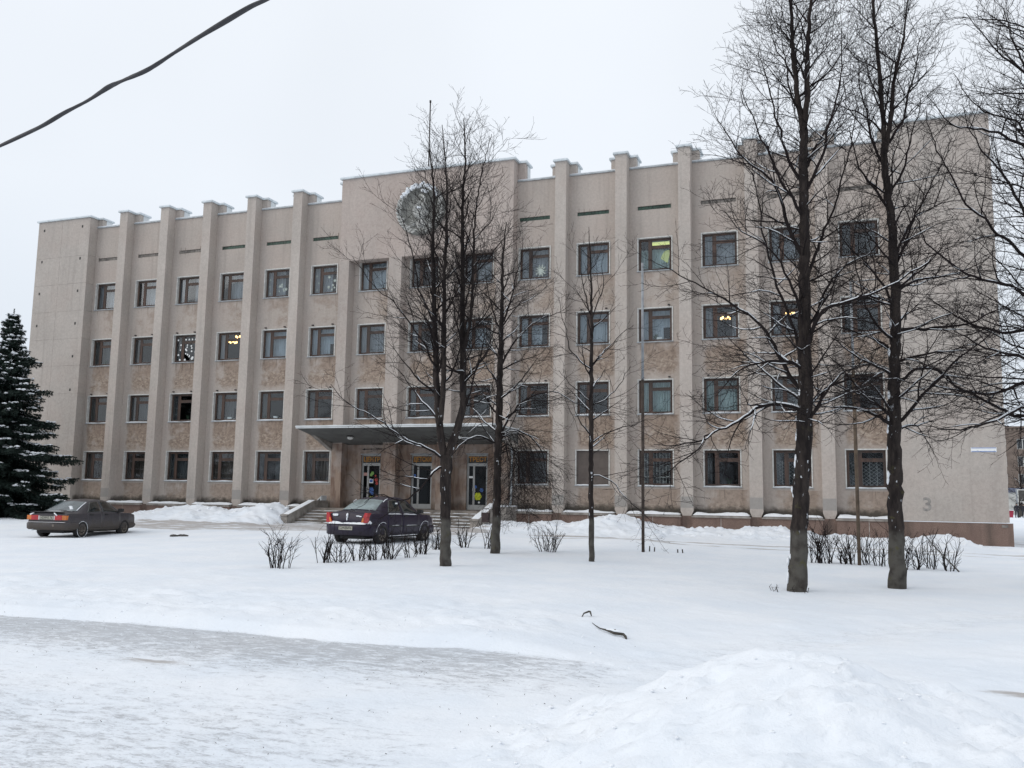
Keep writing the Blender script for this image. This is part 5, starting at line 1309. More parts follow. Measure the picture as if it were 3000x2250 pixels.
L1 = [(2.62, -22.8, .95, .80, 13, 'thick-stemmed bare shrub standing apart, nearest the viewer, left of the hedge'),
      (2.50, -20.75, .55, .78, 9, 'bare shrub with a dense upright stem bundle at the near hedge end'),
      (2.80, -20.45, .50, .60, 7, 'loose low bare shrub second from the near end of the hedge'),
      (2.86, -19.75, .60, .62, 9, 'bare shrub under the right end of the number plate of the dark car'),
      (3.20, -19.55, .55, .66, 9, 'bare shrub in front of the bumper end of the dark car'),
      (3.42, -19.15, .60, .72, 11, 'dense bare shrub in front of the near rear wheel of the dark car'),
      (3.60, -18.4, .50, .60, 6, 'sparse bare shrub in front of the door sills of the dark car'),
      (3.55, -17.4, .75, .74, 12, 'bushy bare shrub under the front wheel of the dark car'),
      (3.06, -15.3, .65, .85, 12, 'dark dense bare shrub just left of the many-stemmed tree'),
      (3.45, -14.3, .55, .72, 8, 'leaning bare shrub between the two trees before the entrance steps'),
      (4.20, -14.3, .55, .95, 6, 'tall thin bare shrub touching the trunk of the tree by the litter bin'),
      (6.20, -14.4, 1.15, .72, 13, 'wide fan-shaped bare shrub alone on the snow between two trees')]
for i, (x, y, w, h, n, lb) in enumerate(L1): shrub(x, y, w, h, n, 100 + i, lb, g1)
g2 = 'shrubs of the hedge between the two big trees'
L2 = [(13.80, -14.6, .70, .98, 15, 'dense bare shrub just right of the thickest tree trunk'), (14.12, -14.6, .45, .90, 6, 'thin upright bare shrub second from the thickest trunk'),
      (14.47, -14.5, .40, .55, 5, 'low sparse bare shrub left of the rusty post'), (14.66, -14.45, .50, .92, 9, 'bare shrub with crossed stems leaning onto the rusty post'),
      (15.06, -14.45, .45, .85, 6, 'sparse bare shrub just right of the rusty post'), (15.36, -14.6, .45, .78, 7, 'bare shrub half hidden by the smooth dark trunk'),
      (15.90, -15.1, .45, .95, 9, 'bare shrub just right of the smooth dark trunk'), (16.26, -14.9, .40, .95, 7, 'upright bare shrub in the hedge end, second past the smooth trunk'),
      (16.58, -14.5, .45, .90, 7, 'bare shrub under the leaning dead branch'), (16.96, -14.8, .50, .80, 7, 'last bare shrub at the outer end of the hedge')]
for i, (x, y, w, h, n, lb) in enumerate(L2): shrub(x, y, w, h, n, 200 + i, lb, g2)
z = gz(16.6, -15.2); W = Wood(); rt = tag(empty('leaning_branch', (17.15, -15.1, z)), 'long dead branch leaning diagonally over the outer end of the hedge', 'branch')
W.add([(0, 0, 0), (-.25, .02, .28), (-.5, .02, .56), (-.78, .04, .92)], [.02, .019, .016, .01], 6); W.add([(-.4, .02, .45), (-.46, .05, .62), (-.56, .05, .72)], [.009, .007, .004], 4); W.build('stick', M['bark'], rt)
# cut stubs poking out of the snow
for (x, y, n, lb) in ((9.02, -12.85, 3, 'three short cut stubs in the snow beside the lamp post'), (9.98, -13.0, 2, 'small dark stub pair in the snow well right of the lamp post')):
    rg = random.Random(int(x * 10)); rt = tag(empty('stub', (x, y, gz(x, y))), lb, 'stub'); W = Wood()
    for i in range(n): a = (i - n / 2) * .15; W.add([(a, 0, -.05), (a + rg.uniform(-.03, .03), .02, rg.uniform(.08, .22))], [.022, .018], 6)
    W.build('stump', M['bark'], rt)
rg = random.Random(77); rt = tag(empty('sprout', (13.45, -21.95, gz(13.45, -21.95))), 'small dead sprouts at the foot of the thickest trunk', 'sprout'); W = Wood()
for i in range(9):
    a = rg.uniform(-.35, .45); W.add([(a, rg.uniform(-.15, .1), -.02), (a + rg.uniform(-.06, .06), 0, rg.uniform(.04, .10)), (a + rg.uniform(-.12, .12), 0, rg.uniform(.05, .16))], [.006, .005, .003], 4)
W.build('sprig', M['twig'], rt)
# fallen branch on the snow, and bits of litter
def onsnow(l, dz=.01): return [(x, y, gz(x, y) + dz + d) for (x, y, d) in l]
rt = tag(empty('fallen_branch', (11.6, -28.7, gz(11.6, -28.7))), 'broken brown branch lying on the snow in front of the path edge', 'branch'); o = (-rt.location.x, -rt.location.y, -rt.location.z)
W = Wood(); W.add(onsnow([(11.22, -28.21, -.01), (11.32, -28.4, .0), (11.43, -28.6, .01), (11.52, -28.67, .02), (11.60, -28.74, .015), (11.68, -28.85, .02), (11.79, -28.83, .02), (11.84, -28.92, .01), (11.87, -29.02, -.02)]), [.003, .005, .008, .012, .015, .018, .018, .016, .012], 8)
W.add(onsnow([(11.60, -28.74, .02), (11.66, -28.70, .04)]), [.015, .01], 6)
W.build('stick', M['bark'], rt, o)
W = Wood(); W.add(onsnow([(11.55, -28.74, .04), (11.62, -28.78, .05), (11.68, -28.87, .055), (11.79, -28.85, .055)]), [.006, .012, .013, .006], 6); W.build('branch_snow', M['lump'], rt, o)
rt = tag(empty('twig', (10.98, -27.6, gz(10.98, -27.6))), 'short bent dark twig on the snow just behind the fallen branch', 'twig'); o = (-rt.location.x, -rt.location.y, -rt.location.z)
W = Wood(); W.add(onsnow([(10.95, -27.74, -.01), (10.96, -27.68, .03), (11.0, -27.56, .05), (11.03, -27.60, .05), (11.07, -27.68, .01)]), [.008, .01, .014, .015, .008], 6); W.build('stick', M['bark'], rt, o)
rt = tag(empty('dark_lump', (-8.38, -12.99, gz(-8.38, -12.99))), 'dark clod of frozen dirt on the snow between the two cars', 'clod'); mb = MB()
for i in range(6): blob(mb, (rnd.uniform(-.35, .35), rnd.uniform(-.2, .2), .02), rnd.uniform(.06, .12), i + 40, (1.6, 1, .5))
mb.build('clod', M['iron'], rt)
rg = random.Random(63); mb = MB()                             # broken lumps on the ploughed snow
for i in range(520):
    k_ = rg.random()
    if k_ < .5:
        x, y = rg.uniform(11.8, 16.6), rg.uniform(-35.6, -32.4)
        if heap(np.array([x]), np.array([y]))[0] < .05 and rg.random() < .6: continue
    elif k_ < .72:
        x = rg.uniform(2, 12.5); y = float(path_edge(np.array([x]))[0]) + rg.uniform(0, 1.6) ** 1.5 * .7
    else:
        x = rg.choice([rg.uniform(-20, -10), rg.uniform(0, 20)]); y = rg.uniform(-4.6, -1.2)
    r_ = rg.uniform(.005, .017) if k_ < .72 else rg.uniform(.03, .11)
    blob(mb, (x, y, gz(x, y) + r_ * .1), r_, i, (rg.uniform(.9, 1.5), 1, rg.uniform(.5, .8)))
tag(mb.build('snow_lumps', M['lump'], None), 'broken lumps of ploughed snow', 'snow', kind='stuff')
rg = random.Random(21); W = Wood()                             # leaf and twig crumbs on the trodden snow
for i in range(300):
    x, y = rg.uniform(3.5, 14.5), rg.uniform(-35, -28.5)
    if heap(np.array([x]), np.array([y]))[0] > .1 and rg.random() < .7: continue
    if y > -30.5 and rg.random() < .75: continue
    a = rg.uniform(0, 6.28); l_ = rg.uniform(.004, .018); z = gz(x, y) + .006
    W.add([(x, y, z), (x + l_ * math.cos(a), y + l_ * math.sin(a), z + .006)], [rg.uniform(.0012, .0028)] * 2, 3)
o = W.build('leaf_litter', M['bark'], None); tag(o, 'scattered crumbs of bark and leaf on the icy path', 'litter', kind='stuff')
# ------------------------------------------------------------------ cars
def paint(name, col, dirt, zd):
    n = NT(name); P = n.obj(); x, y, z = n.xyz(P)
    f = n.noise(P, 5, 5, .65); c = n.mix(n.mr(n.noise(P, 22, 3), .4, .7), tuple(q * .9 for q in col), tuple(q * 1.25 for q in col))
    d = n.mr(n.math('ADD', z, n.math('MULTIPLY', n.math('SUBTRACT', f, .5), .5)), zd - .22, zd + .2, 1, 0)
    c = n.mix(n.math('MULTIPLY', d, .85), c, dirt)
    return n.out(n.bsdf(c, n.mr(d, 0, 1, .30, .8), None, 0.0, .25, coat=.06))
M['glass_rear'] = simple('sky_sheen_car_glass', (0.055, 0.072, 0.078), 0.12, 0.5, 3, spec=.7)  # base colour lightened to stand in for sky reflected in the rear window
M['glass_dark'] = simple('tinted_car_glass', (0.010, 0.013, 0.013), 0.04, 0.2, 3, spec=.8)
M['glass_frost_sheen'] = simple('frost_sheen_car_glass', (0.17, 0.22, 0.225), 0.22, 0.35, 2.5, spec=.7)  # pale base covers snow on the window and a painted-in reflection
M['tyre'] = simple('tyre_rubber', (0.022, 0.021, 0.021), 0.9, 0.3, 9, bump=.3)
M['rim'] = simple('dirty_rim', (0.16, 0.14, 0.12), 0.55, 0.3, 7, metal=.4)
M['black'] = simple('black_trim', (0.02, 0.02, 0.021), 0.6, 0.2, 6)
M['lamp_red'] = simple('red_lamp', (0.38, 0.012, 0.016), 0.2, 0.2, 5, spec=.6, coat=.4)
M['lamp_amber'] = simple('amber_lamp', (0.55, 0.15, 0.02), 0.25, 0.2, 5, spec=.6, coat=.4)
M['lamp_clear'] = simple('clear_lamp', (0.55, 0.50, 0.50), 0.25, 0.1, 5, spec=.6, coat=.4)
M['plate'] = simple('dirty_plate', (0.40, 0.39, 0.33), 0.6, 0.12, 12)
M['plate_ink'] = simple('plate_ink', (0.03, 0.03, 0.03), 0.7, 0.1, 5)

def car(name, loc, rz, label, S, P_):
    root = tag(empty(name, loc, rz), label, 'car', 'cars parked before the building')
    K = {k: np.array(v, float) for k, v in S['keys'].items()}
    def val(k, x): return float(np.interp(x, K[k][:, 0], K[k][:, 1]))
    def sec(x):
        zl, W, zt, yr = val('low', x), val('wid', x), val('top', x), val('yr', x); zb = min(val('belt', x), zt - .025)
        g0 = Vector((W * .962, zb + .018)); g1 = Vector((yr, zt - .045))
        if g1.y < g0.y: g1.y = g0.y + .002
        b = .018 if zt - zb > .2 else 0.0
        return [Vector((0, zl)), Vector((W * .80, zl)), Vector((W * .965, zl + .07)), Vector((W, zl + (zb - zl) * .38)), Vector((W * .998, zl + (zb - zl) * .72)), Vector((W * .978, zb)), g0,
                g0.lerp(g1, .36) + Vector((b, 0)), g0.lerp(g1, .72) + Vector((b * .8, 0)), g1, Vector((max(yr - .10, .05), zt - .010)), Vector((0, zt + .014))]
    def surf(x, u, side):
        s = sec(x); i = min(int(u), 10); p = s[i].lerp(s[i + 1], u - i); return Vector((x, side * p.x, p.y))
    xs = sorted(set([round(v, 3) for v in np.arange(S['x0'], S['x1'], .09)] + [p[0] for p in S['keys']['top']] + [p[0] for p in S['keys']['low']] + [S['x1']]))
    v = []; f = []
    for x in xs:
        s = sec(x); v += [(x, p.x, p.y) for p in s] + [(x, -p.x, p.y) for p in reversed(s[1:11])]
    m = 22
    for i in range(len(xs) - 1):
        for k in range(m): f.append((i * m + k, i * m + (k + 1) % m, (i + 1) * m + (k + 1) % m, (i + 1) * m + k))
    f.append(tuple(range(m))); f.append(tuple(reversed(range((len(xs) - 1) * m, len(xs) * m))))
    mb = MB(); mb.add(v, f, True); me = mb.mesh('body', [P_, M['black']])
    body = link('body', me, root)
    cut = MB()
    for ax in S['axle']:
        for sd in (-1, 1): cut.prism([(ax + S['arch'] * math.cos(a), S['rw'] + .02 + S['arch'] * math.sin(a)) for a in np.linspace(0, 6.283, 25)[:-1]], 'y', sd * (S['hw'] - .30), sd * (S['hw'] + .2))
    co = cut.build('cutter', M['black'])
    bo = body.modifiers.new('arches', 'BOOLEAN'); bo.object = co; bo.operation = 'DIFFERENCE'; bo.solver = 'EXACT'
    bpy.context.view_layer.update()
    dg = bpy.context.evaluated_depsgraph_get(); me2 = bpy.data.meshes.new_from_object(body.evaluated_get(dg)); body.modifiers.clear(); body.data = me2; me2.name = 'body'
    bpy.data.objects.remove(co)
    try: me2.set_sharp_from_angle(angle=R(38))
    except Exception: pass
    def patch(name, corners, side, mat, off=.006, nx_=8, nu=8, parent=None, rim=.012):
        """corners: (x,u) for bottom-rear, bottom-front, top-front, top-rear"""
        c = [Vector(q) for q in corners]; V_ = []; Fc = []
        def pt(a, b):
            q = c[0].lerp(c[1], a).lerp(c[3].lerp(c[2], a), b); p = surf(q.x, q.y, side)
            e = .01; d1 = surf(q.x + e, q.y, side) - surf(q.x - e, q.y, side); d2 = surf(q.x, min(q.y + e, 11), side) - surf(q.x, q.y - e, side); n_ = d1.cross(d2)
            if n_.length < 1e-9: n_ = Vector((0, side, 0))
            n_.normalize()
            if n_.y * side + n_.z * .6 < 0: n_ = -n_
            return p, n_
        for i in range(nx_ + 1):
            for j in range(nu + 1):
                p, n_ = pt(i / nx_, j / nu); V_.append(p + n_ * off)
        w = nu + 1
        for i in range(nx_):
            for j in range(nu): Fc.append((i * w + j, (i + 1) * w + j, (i + 1) * w + j + 1, i * w + j + 1))
        ring = [i * w for i in range(nx_ + 1)] + [nx_ * w + j for j in range(1, w)] + [i * w + nu for i in range(nx_ - 1, -1, -1)] + [j for j in range(nu - 1, 0, -1)]
        b0 = len(V_)
        for q in ring:
            i, j = divmod(q, w); p, n_ = pt(i / nx_, j / nu); V_.append(p - n_ * rim)
        L_ = len(ring)
        for q in range(L_): Fc.append((ring[q], ring[(q + 1) % L_], b0 + (q + 1) % L_, b0 + q))
        mb = MB(); mb.add(V_, Fc, True); return mb.build(name, mat, parent or root)
    for sd in (-1, 1):
        for (nm, cs) in S['side_glass']: patch('side_window', cs, sd, M['glass_dark'])
        for (xa, xb, hx) in S['doors']:
            dn = patch('door', [(xa, 2.2), (xb, 2.2), (xb, 5.6), (xa, 5.6)], sd, P_, .005, 10, 10)
            mb = MB(); p = surf(hx, 4.75, sd); mb.box(hx - .09, hx + .09, p.y + sd * .004, p.y + sd * .035, p.z - .018, p.z + .018); mb.build('handle', M['black'], dn)
            if S.get('trim'):
                mb = MB(); p = surf((xa + xb) / 2, 3.3, sd); mb.box(xa + .05, xb - .05, p.y + sd * .003, p.y + sd * .022, p.z - .03, p.z + .02); mb.build('rubbing_strip', M['black'], dn)
                mb = MB(); v_, f_ = lumpy_strip(xa + .22, xb - .20, 0, .022, p.z + .02, .016, int(xa * 10) + 30, 12, 2); mb.add([(a_, p.y + sd * (b_ + .001), c_) for a_, b_, c_ in v_], f_, True); mb.build('strip_snow', M['lump'], dn)
        for (xa, xb) in S.get('window_snow', []):
            v_, f_ = lumpy_strip(xa, xb, 0, .03, 0, .028, int(xa * 9) + 50, 12, 2); mb = MB()
            mb.add([(a_, sd * (val('wid', a_) * .955 + b_), min(val('belt', a_), val('top', a_)) + .012 + c_) for a_, b_, c_ in v_], f_, True); mb.build('window_ledge_snow', M['lump'], root)
        mb = MB(); xm = S['mirror']; p = surf(xm, 6.2, sd); mb.box(p.x - .06, p.x + .05, p.y - sd * .02, p.y + sd * .06, p.z, p.z + .05)
        mb.prism([(p.x - .07, p.z + .02), (p.x + .07, p.z + .03), (p.x + .06, p.z + .15), (p.x - .06, p.z + .155)], 'y', p.y + sd * .06, p.y + sd * .24); mb.build('mirror', M['black'], root)
        mb = MB(); mb.prism(S['head'], 'x', S['x1'] - .22, S['x1'] - .03); me_ = mb.mesh('headlight', M['lamp_clear'])
        if sd < 0:
            for vv in me_.vertices: vv.co.y *= -1
        link('headlight', me_, root)
        # rear lamps
        for (poly, xa, xb, mt) in S['tail']:
            mb = MB(); mb.prism(poly, 'x', xa, xb); me_ = mb.mesh('tail_light', M[mt])
            if sd < 0:
                for vv in me_.vertices: vv.co.y *= -1
            link('tail_light', me_, root)
    # front and rear screens
    def screen(name, xa, xb, mat, u0=9.35, inset=.0):
        V_ = []; Fc = []; nx_, nu = 8, 14
        for i in range(nx_ + 1):
            x = xa + (xb - xa) * i / nx_
            for j in range(nu + 1):
                t = -1 + 2 * j / nu; u = 11 - abs(t) * (11 - u0); p = surf(x, u, 1 if t >= 0 else -1)
                dz = val('top', x + .02) - val('top', x - .02); n_ = Vector((-dz, 0, .04)).normalized(); V_.append(p + n_ * .008)
        w = nu + 1
        for i in range(nx_):
            for j in range(nu): Fc.append((i * w + j, i * w + j + 1, (i + 1) * w + j + 1, (i + 1) * w + j))
        mb = MB(); mb.add(V_, Fc, True); return mb.build(name, mat, root)
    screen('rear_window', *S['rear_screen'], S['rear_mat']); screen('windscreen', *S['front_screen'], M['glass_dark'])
    # bumpers: a wrapped section following the plan of the body
    for (xa, xb, nm) in ((S['x0'], S['x0'] + .62, 'rear_bumper'), (S['x1'] - .62, S['x1'], 'front_bumper')):
        mb = MB(); z0, z1 = S['bump']; pr = []
        rear = 'rear' in nm; end = xa if rear else xb; inn = xb if rear else xa; sg = -1 if rear else 1
        wI, wE = val('wid', inn) + .012, val('wid', end) + .06
        plan = [(inn, wI), (end - sg * .22, (wI + .012)), (end - sg * .06, wE + .03), (end + sg * .04, wE - .14), (end + sg * .065, 0)]
        plan = plan + [(x, -y) for x, y in reversed(plan[:-1])]
        V_ = []; Fc = []; zz = [(z0, -.05), (z0 + .04, 0), (z1 - .05, 0.012), (z1, -.02)] if rear else [(z0 - .04, -.10), (z0 + .02, -.03), (z1 - .16, 0), (z1 - .11, -.03)]
        for (x, y) in plan:
            for (z, o_) in zz: V_.append((x + sg * o_ * (1 if abs(y) < wE - .1 else .4), y + (o_ * (1 if y > 0 else -1) if abs(y) > wE - .1 else 0), z))
        q = len(zz)
        for i in range(len(plan) - 1):
            for j in range(q - 1): Fc.append((i * q + j, (i + 1) * q + j, (i + 1) * q + j + 1, i * q + j + 1))
        # top lip back to the body
        b0 = len(V_)
        for (x, y) in plan: V_.append((x - sg * .12 if abs(y) < wE - .1 else x, y * .93, (z1 if rear else z1 - .11) - .002))
        for i in range(len(plan) - 1): Fc.append((i * q + q - 1, (i + 1) * q + q - 1, b0 + i + 1, b0 + i))
        mb.add(V_, Fc, True); mb.build(nm, S['bump_mat'], root)
    # number plate
    xp, zp = S['plate']; mb = MB(); mb.box(xp - .012, xp, -.265, .265, zp - .058, zp + .058); pl = mb.build('number_plate', M['plate'], root)
    tm = text_mesh(S['reg'], .115, M['plate_ink'], .001, .002); o = link('plate_lettering', tm, pl, (xp - .0135, 0, zp), (R(90), 0, R(-90))); o.scale = (min(1.0, .48 / (2 * max(v_.co.x for v_ in tm.vertices))), 1, 1)
    # wheels
    for ax in S['axle']:
        for sd in (-1, 1):
            rw = S['rw']; yo = sd * (S['hw'] - .015); mb = MB()
            mb.lathe([(0, -.05 * sd), (.05, -.045 * sd), (.06, -.03 * sd), (rw * .52, -.02 * sd), (rw * .60, -.005 * sd), (rw * .665, 0), (rw * .68, -.02 * sd), (rw * .66, -.13 * sd), (0, -.14 * sd)], (0, 0, 0), 'y', 28)
            wh = mb.build('wheel', M['rim'], root, (ax, yo, rw))
            mb = MB(); ns = S['spokes']
            for i in range(ns):
                a = 6.283 * i / ns; r0, r1 = rw * .30, rw * .50; c_, s_ = math.cos(a), math.sin(a); hw_ = S['slot']
                pz = [(c_ * r0 - s_ * hw_ * .6, s_ * r0 + c_ * hw_ * .6), (c_ * r1 - s_ * hw_, s_ * r1 + c_ * hw_), (c_ * r1 + s_ * hw_, s_ * r1 - c_ * hw_), (c_ * r0 + s_ * hw_ * .6, s_ * r0 - c_ * hw_ * .6)]
                mb.prism(pz, 'y', sd * -.03, sd * .0035)
            mb.build('rim_slot', M['black'], wh)['kind'] = 'stuff'
            mb = MB(); mb.lathe([(rw * .66, -.02 * sd), (rw * .69, .012 * sd), (rw * .90, .018 * sd), (rw * .985, -.01 * sd), (rw, -.05 * sd), (rw, -.15 * sd), (rw * .96, -.19 * sd), (rw * .66, -.18 * sd)], (0, 0, 0), 'y', 32)
            mb.build('tyre', M['tyre'], wh)
            if S.get('tyre_snow') and ax < 0 or S.get('arch_snow'):
                mb = MB(); rg = random.Random(5); rad = rw * .97 if S.get('tyre_snow') else S['arch'] + .012
                a0, a1 = (0, 6.2) if S.get('tyre_snow') else (R(62), R(172))
                pts = [(rad * math.cos(a), sd * (.012 if S.get('tyre_snow') else .022), rad * math.sin(a) + (0 if S.get('tyre_snow') else .02)) for a in np.linspace(a0, a1, 34)]
                mb.tube(pts, [rg.uniform(.002, .011) for _ in pts], 6); mb.build('wheel_snow', M['lump'], wh)
    # underside
    mb = MB(); mb.box(S['x0'] + .3, S['x1'] - .3, -.5, .5, .17, .26); mb.build('underbody', M['black'], root)
    return root, surf, val

PAINT1 = paint('grey_brown_car_paint', (0.062, 0.058, 0.064), (0.082, 0.068, 0.056), .50)
PAINT2 = paint('dark_plum_car_paint', (0.019, 0.014, 0.030), (0.030, 0.026, 0.030), .34)
S1 = dict(x0=-2.12, x1=2.20, hw=.845, axle=(-1.27, 1.27), rw=.30, arch=.345, bump=(.30, .56), bump_mat=PAINT1,
  keys=dict(top=[(-2.12, .66), (-2.10, .86), (-2.04, .915), (-1.86, .925), (-1.50, .955), (-.72, 1.315), (-.45, 1.365), (-.05, 1.392), (.30, 1.372), (.52, 1.325), (1.16, .955), (1.30, .925), (1.95, .80), (2.14, .72), (2.20, .60)],
            low=[(-2.12, .34), (-1.9, .27), (-1.3, .22), (1.5, .20), (2.0, .24), (2.20, .36)], wid=[(-2.12, .76), (-2.02, .815), (-1.7, .835), (0, .845), (1.5, .835), (2.0, .77), (2.20, .64)],
            belt=[(-2.12, .86), (0, .865), (2.2, .82)], yr=[(-2.12, .70), (-1.50, .70), (-.72, .545), (.5, .545), (1.16, .68), (2.20, .55)]),
  side_glass=[('r', [(-1.02, 6.2), (-.18, 6.2), (-.18, 8.75), (-.62, 8.75)]), ('f', [(-.09, 6.2), (.88, 6.2), (.40, 8.75), (-.09, 8.75)])],
  doors=[(-1.0, -.14, -.78), (-.13, .98, .08)], mirror=.82, head=[(.38, .56), (.66, .56), (.66, .68), (.38, .68)],
  tail=[([(.34, .645), (.62, .645), (.62, .815), (.34, .815)], -2.155, -2.0, 'lamp_red'), ([(.622, .65), (.80, .65), (.80, .81), (.622, .815)], -2.145, -1.93, 'lamp_amber'), ([(.285, .655), (.336, .655), (.336, .80), (.285, .80)], -2.150, -2.0, 'lamp_clear')],
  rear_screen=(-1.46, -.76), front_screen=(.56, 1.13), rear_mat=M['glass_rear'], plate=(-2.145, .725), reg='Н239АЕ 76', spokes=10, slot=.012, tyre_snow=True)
c1, sf1, v1 = car('saloon_car', (-12.834, -13.081, gz(-12.83, -13.08) - .02), 1.729, 'dirty grey-brown saloon car with wide red and amber rear lights parked by the spruce', S1, PAINT1)
mb = MB(); mb.tube([(-2.08, .52, .30), (-2.20, .52, .29)], .025, 8); mb.build('exhaust_pipe', M['zinc'], c1)
mb = MB(); mb.lathe([(0, -.004), (.035, -.004), (.045, .0)], (-2.192, -.32, .45), 'x', 14); mb.build('tow_cover', M['rim'], c1)
mb = MB(); mb.box(-2.13, -1.98, -.62, .62, .925, .95); mb.build('boot_spoiler', M['black'], c1)
for (x0, x1, y0, y1, z, h, s) in ((-1.95, -1.55, -.30, .25, .955, .012, 3), (-1.60, -1.47, -.60, -.30, .965, .02, 4)):
    v, f = lumpy_strip(x0, x1, y0, y1, z, h, s, 10, 4); mb = MB(); mb.add(v, f, True); mb.build('boot_snow', M['lump'], c1)
mb = MB()
for (y0, z0_, y1, z1_) in ((-.28, .90, -.42, .80), (.55, .89, .68, .83)): mb.tube([(-2.125, y0, z0_), (-2.14, y1, z1_)], [.02, .028], 6)
mb.tube([(-1.42, -.66, .98), (-1.1, -.60, 1.14), (-.80, -.565, 1.28)], .016, 6); mb.build('pillar_snow', M['lump'], c1)
mb = MB()
for i in range(5): blob(mb, (-1.35 + .05 * i, -.40 + .05 * i, 1.02 + .025 * i), .045, i + 9, (1.3, 1.8, .5))
mb.build('window_snow', M['lump'], c1)
v, f = lumpy_strip(-.80, .80, -2.19, -2.12, .562, .014, 8, 30, 2); mb = MB(); mb.add([(b, a, c) for a, b, c in v], f, True); mb.build('bumper_snow', M['lump'], c1)

S2 = dict(x0=-2.08, x1=2.14, hw=.87, axle=(-1.315, 1.315), rw=.315, arch=.365, bump=(.30, .66), bump_mat=PAINT2,
  keys=dict(top=[(-2.08, .72), (-2.06, .96), (-2.00, 1.035), (-1.80, 1.065), (-1.52, 1.085), (-1.15, 1.30), (-.80, 1.455), (-.50, 1.515), (-.05, 1.54), (.30, 1.515), (.52, 1.455), (1.14, 1.04), (1.30, .995), (1.70, .915), (1.92, .83), (2.06, .72), (2.14, .58)],
            low=[(-2.08, .36), (-1.85, .28), (-1.3, .23), (1.5, .22), (2.0, .26), (2.14, .38)], wid=[(-2.08, .76), (-1.98, .815), (-1.7, .845), (-.9, .865), (0, .87), (1.5, .86), (1.95, .78), (2.14, .64)],
            belt=[(-2.08, .97), (-1.2, .965), (0, .945), (2.14, .88)], yr=[(-2.08, .70), (-1.48, .70), (-.80, .56), (.5, .56), (1.14, .70), (2.14, .55)]),
  side_glass=[('r', [(-.98, 6.3), (-.20, 6.3), (-.20, 8.75), (-.66, 8.75)]), ('f', [(-.08, 6.3), (.86, 6.3), (.38, 8.75), (-.08, 8.75)])],
  doors=[(-1.02, -.14, -.82), (-.13, .96, .06)], trim=True, window_snow=[(-.98, -.2), (-.08, .80)], mirror=.80, head=[(.36, .64), (.72, .62), (.66, .80), (.40, .80)],
  tail=[([(.56, .70), (.80, .70), (.80, 1.02), (.71, 1.02)], -2.125, -1.90, 'lamp_red'), ([(.585, .72), (.66, .72), (.69, .86), (.63, .86)], -2.133, -2.1255, 'lamp_amber')],
  rear_screen=(-1.48, -.84), front_screen=(.56, 1.10), rear_mat=M['glass_frost_sheen'], plate=(-2.155, .525), reg='О295ВМ76', spokes=7, slot=.026, arch_snow=True)
c2, sf2, v2 = car('saloon_car', (-.34, -12.428, gz(-.34, -12.43) - .02), 1.465, 'dark plum saloon car with tall red tail lights and snow along its rear bumper', S2, PAINT2)
v, f = lumpy_strip(-.74, .74, -2.145, -2.06, .655, .085, 15, 34, 4); mb = MB(); mb.add([(b, a, c) for a, b, c in v], f, True)
for i in range(7): blob(mb, (-2.08 + .02 * i, -.70 - .02 * i, .70 + .02 * (i % 3)), .05, i + 60, (.8, 1.2, .8))
mb.build('bumper_snow', M['lump'], c2)
mb = MB(); blob(mb, (-2.085, .0, .93), .06, 4, (.4, .7, 1.3)); blob(mb, (-2.09, .01, .84), .045, 5, (.4, .5, 1.8)); mb.build('badge_snow', M['lump'], c2)
mb = MB()
for i in range(5): blob(mb, (-2.085, .40 + .035 * i, .94), .042, i + 80, (.4, 1.1, .9))
mb.build('boot_snow', M['lump'], c2)
mb = MB()
for i in range(5): blob(mb, (-2.088, -.38 - .04 * i, .915 - .012 * (i > 2)), .026, i + 90, (.4, 1.3, .7))
mb.build('badge_snow', M['lump'], c2)
v, f = lumpy_strip(-.55, .58, -1.52, -1.43, 1.075, .028, 17, 22, 3); mb = MB(); mb.add([(b, a, c) for a, b, c in v], f, True); mb.build('window_snow', M['lump'], c2)
mb = MB(); mb.tube([(-.95, -.60, 1.37), (-.80, -.58, 1.44), (-.66, -.565, 1.475)], .013, 6); mb.tube([(-.95, .60, 1.37), (-.80, .58, 1.44)], .013, 6); mb.build('pillar_snow', M['lump'], c2)
mb = MB(); v, f = lumpy_strip(-.95, .85, 0, .03, .255, .03, 19, 24, 2); mb.add([(a, -.845 - b, c) for a, b, c in v], f, True); mb.build('sill_snow', M['lump'], c2)
mb = MB(); mb.box(-.36, -.22, -.688, -.680, 1.30, 1.345)
st_ = mb.build('window_sticker', M['paper'], c2); st_.rotation_euler = (0, 0, 0)

# ------------------------------------------------------------------ posts, bin, cable
M['rust'] = simple('rusty_steel', (0.060, 0.046, 0.038), 0.85, 0.35, 5, bump=.3)
M['galv'] = simple('galvanised_steel', (0.30, 0.32, 0.34), 0.55, 0.15, 4, metal=.3)
M['rust2'] = simple('brown_rusty_steel', (0.105, 0.078, 0.056), 0.85, 0.3, 4, bump=.3)
def post(x, y, zs, top, r0, r1, m0, m1, label):
    z = gz(x, y); t = tag(empty('lamp_post', (x, y, z)), label, 'post', 'posts without lamps on the lawn')
    mb = MB(); mb.tube([(0, 0, -.3), (0, 0, zs)], r0, 12); mb.tube([(0, 0, zs), (0, 0, zs + .10)], [r0, r1], 12, False); mb.build('post_base', m0, t)
    mb = MB(); mb.tube([(0, 0, zs + .05), (.0, 0, top)], [r1, r1 * .9], 10); mb.build('pole', m1, t)
    return t
post(8.85, -13.32, 5.1, 8.85, .046, .040, M['rust'], M['galv'], 'slim straight post, rusty below and grey above, beside the thin young tree')
post(14.85, -14.67, 5.1, 7.6, .048, .034, M['rust2'], M['galv'], 'brown rusty post standing in the hedge between the two big trees')
z = gz(.30, -4.6); t = tag(empty('litter_bin', (.32, -4.55, z)), 'small dark brown litter bin hung in a frame beside the entrance steps', 'bin')
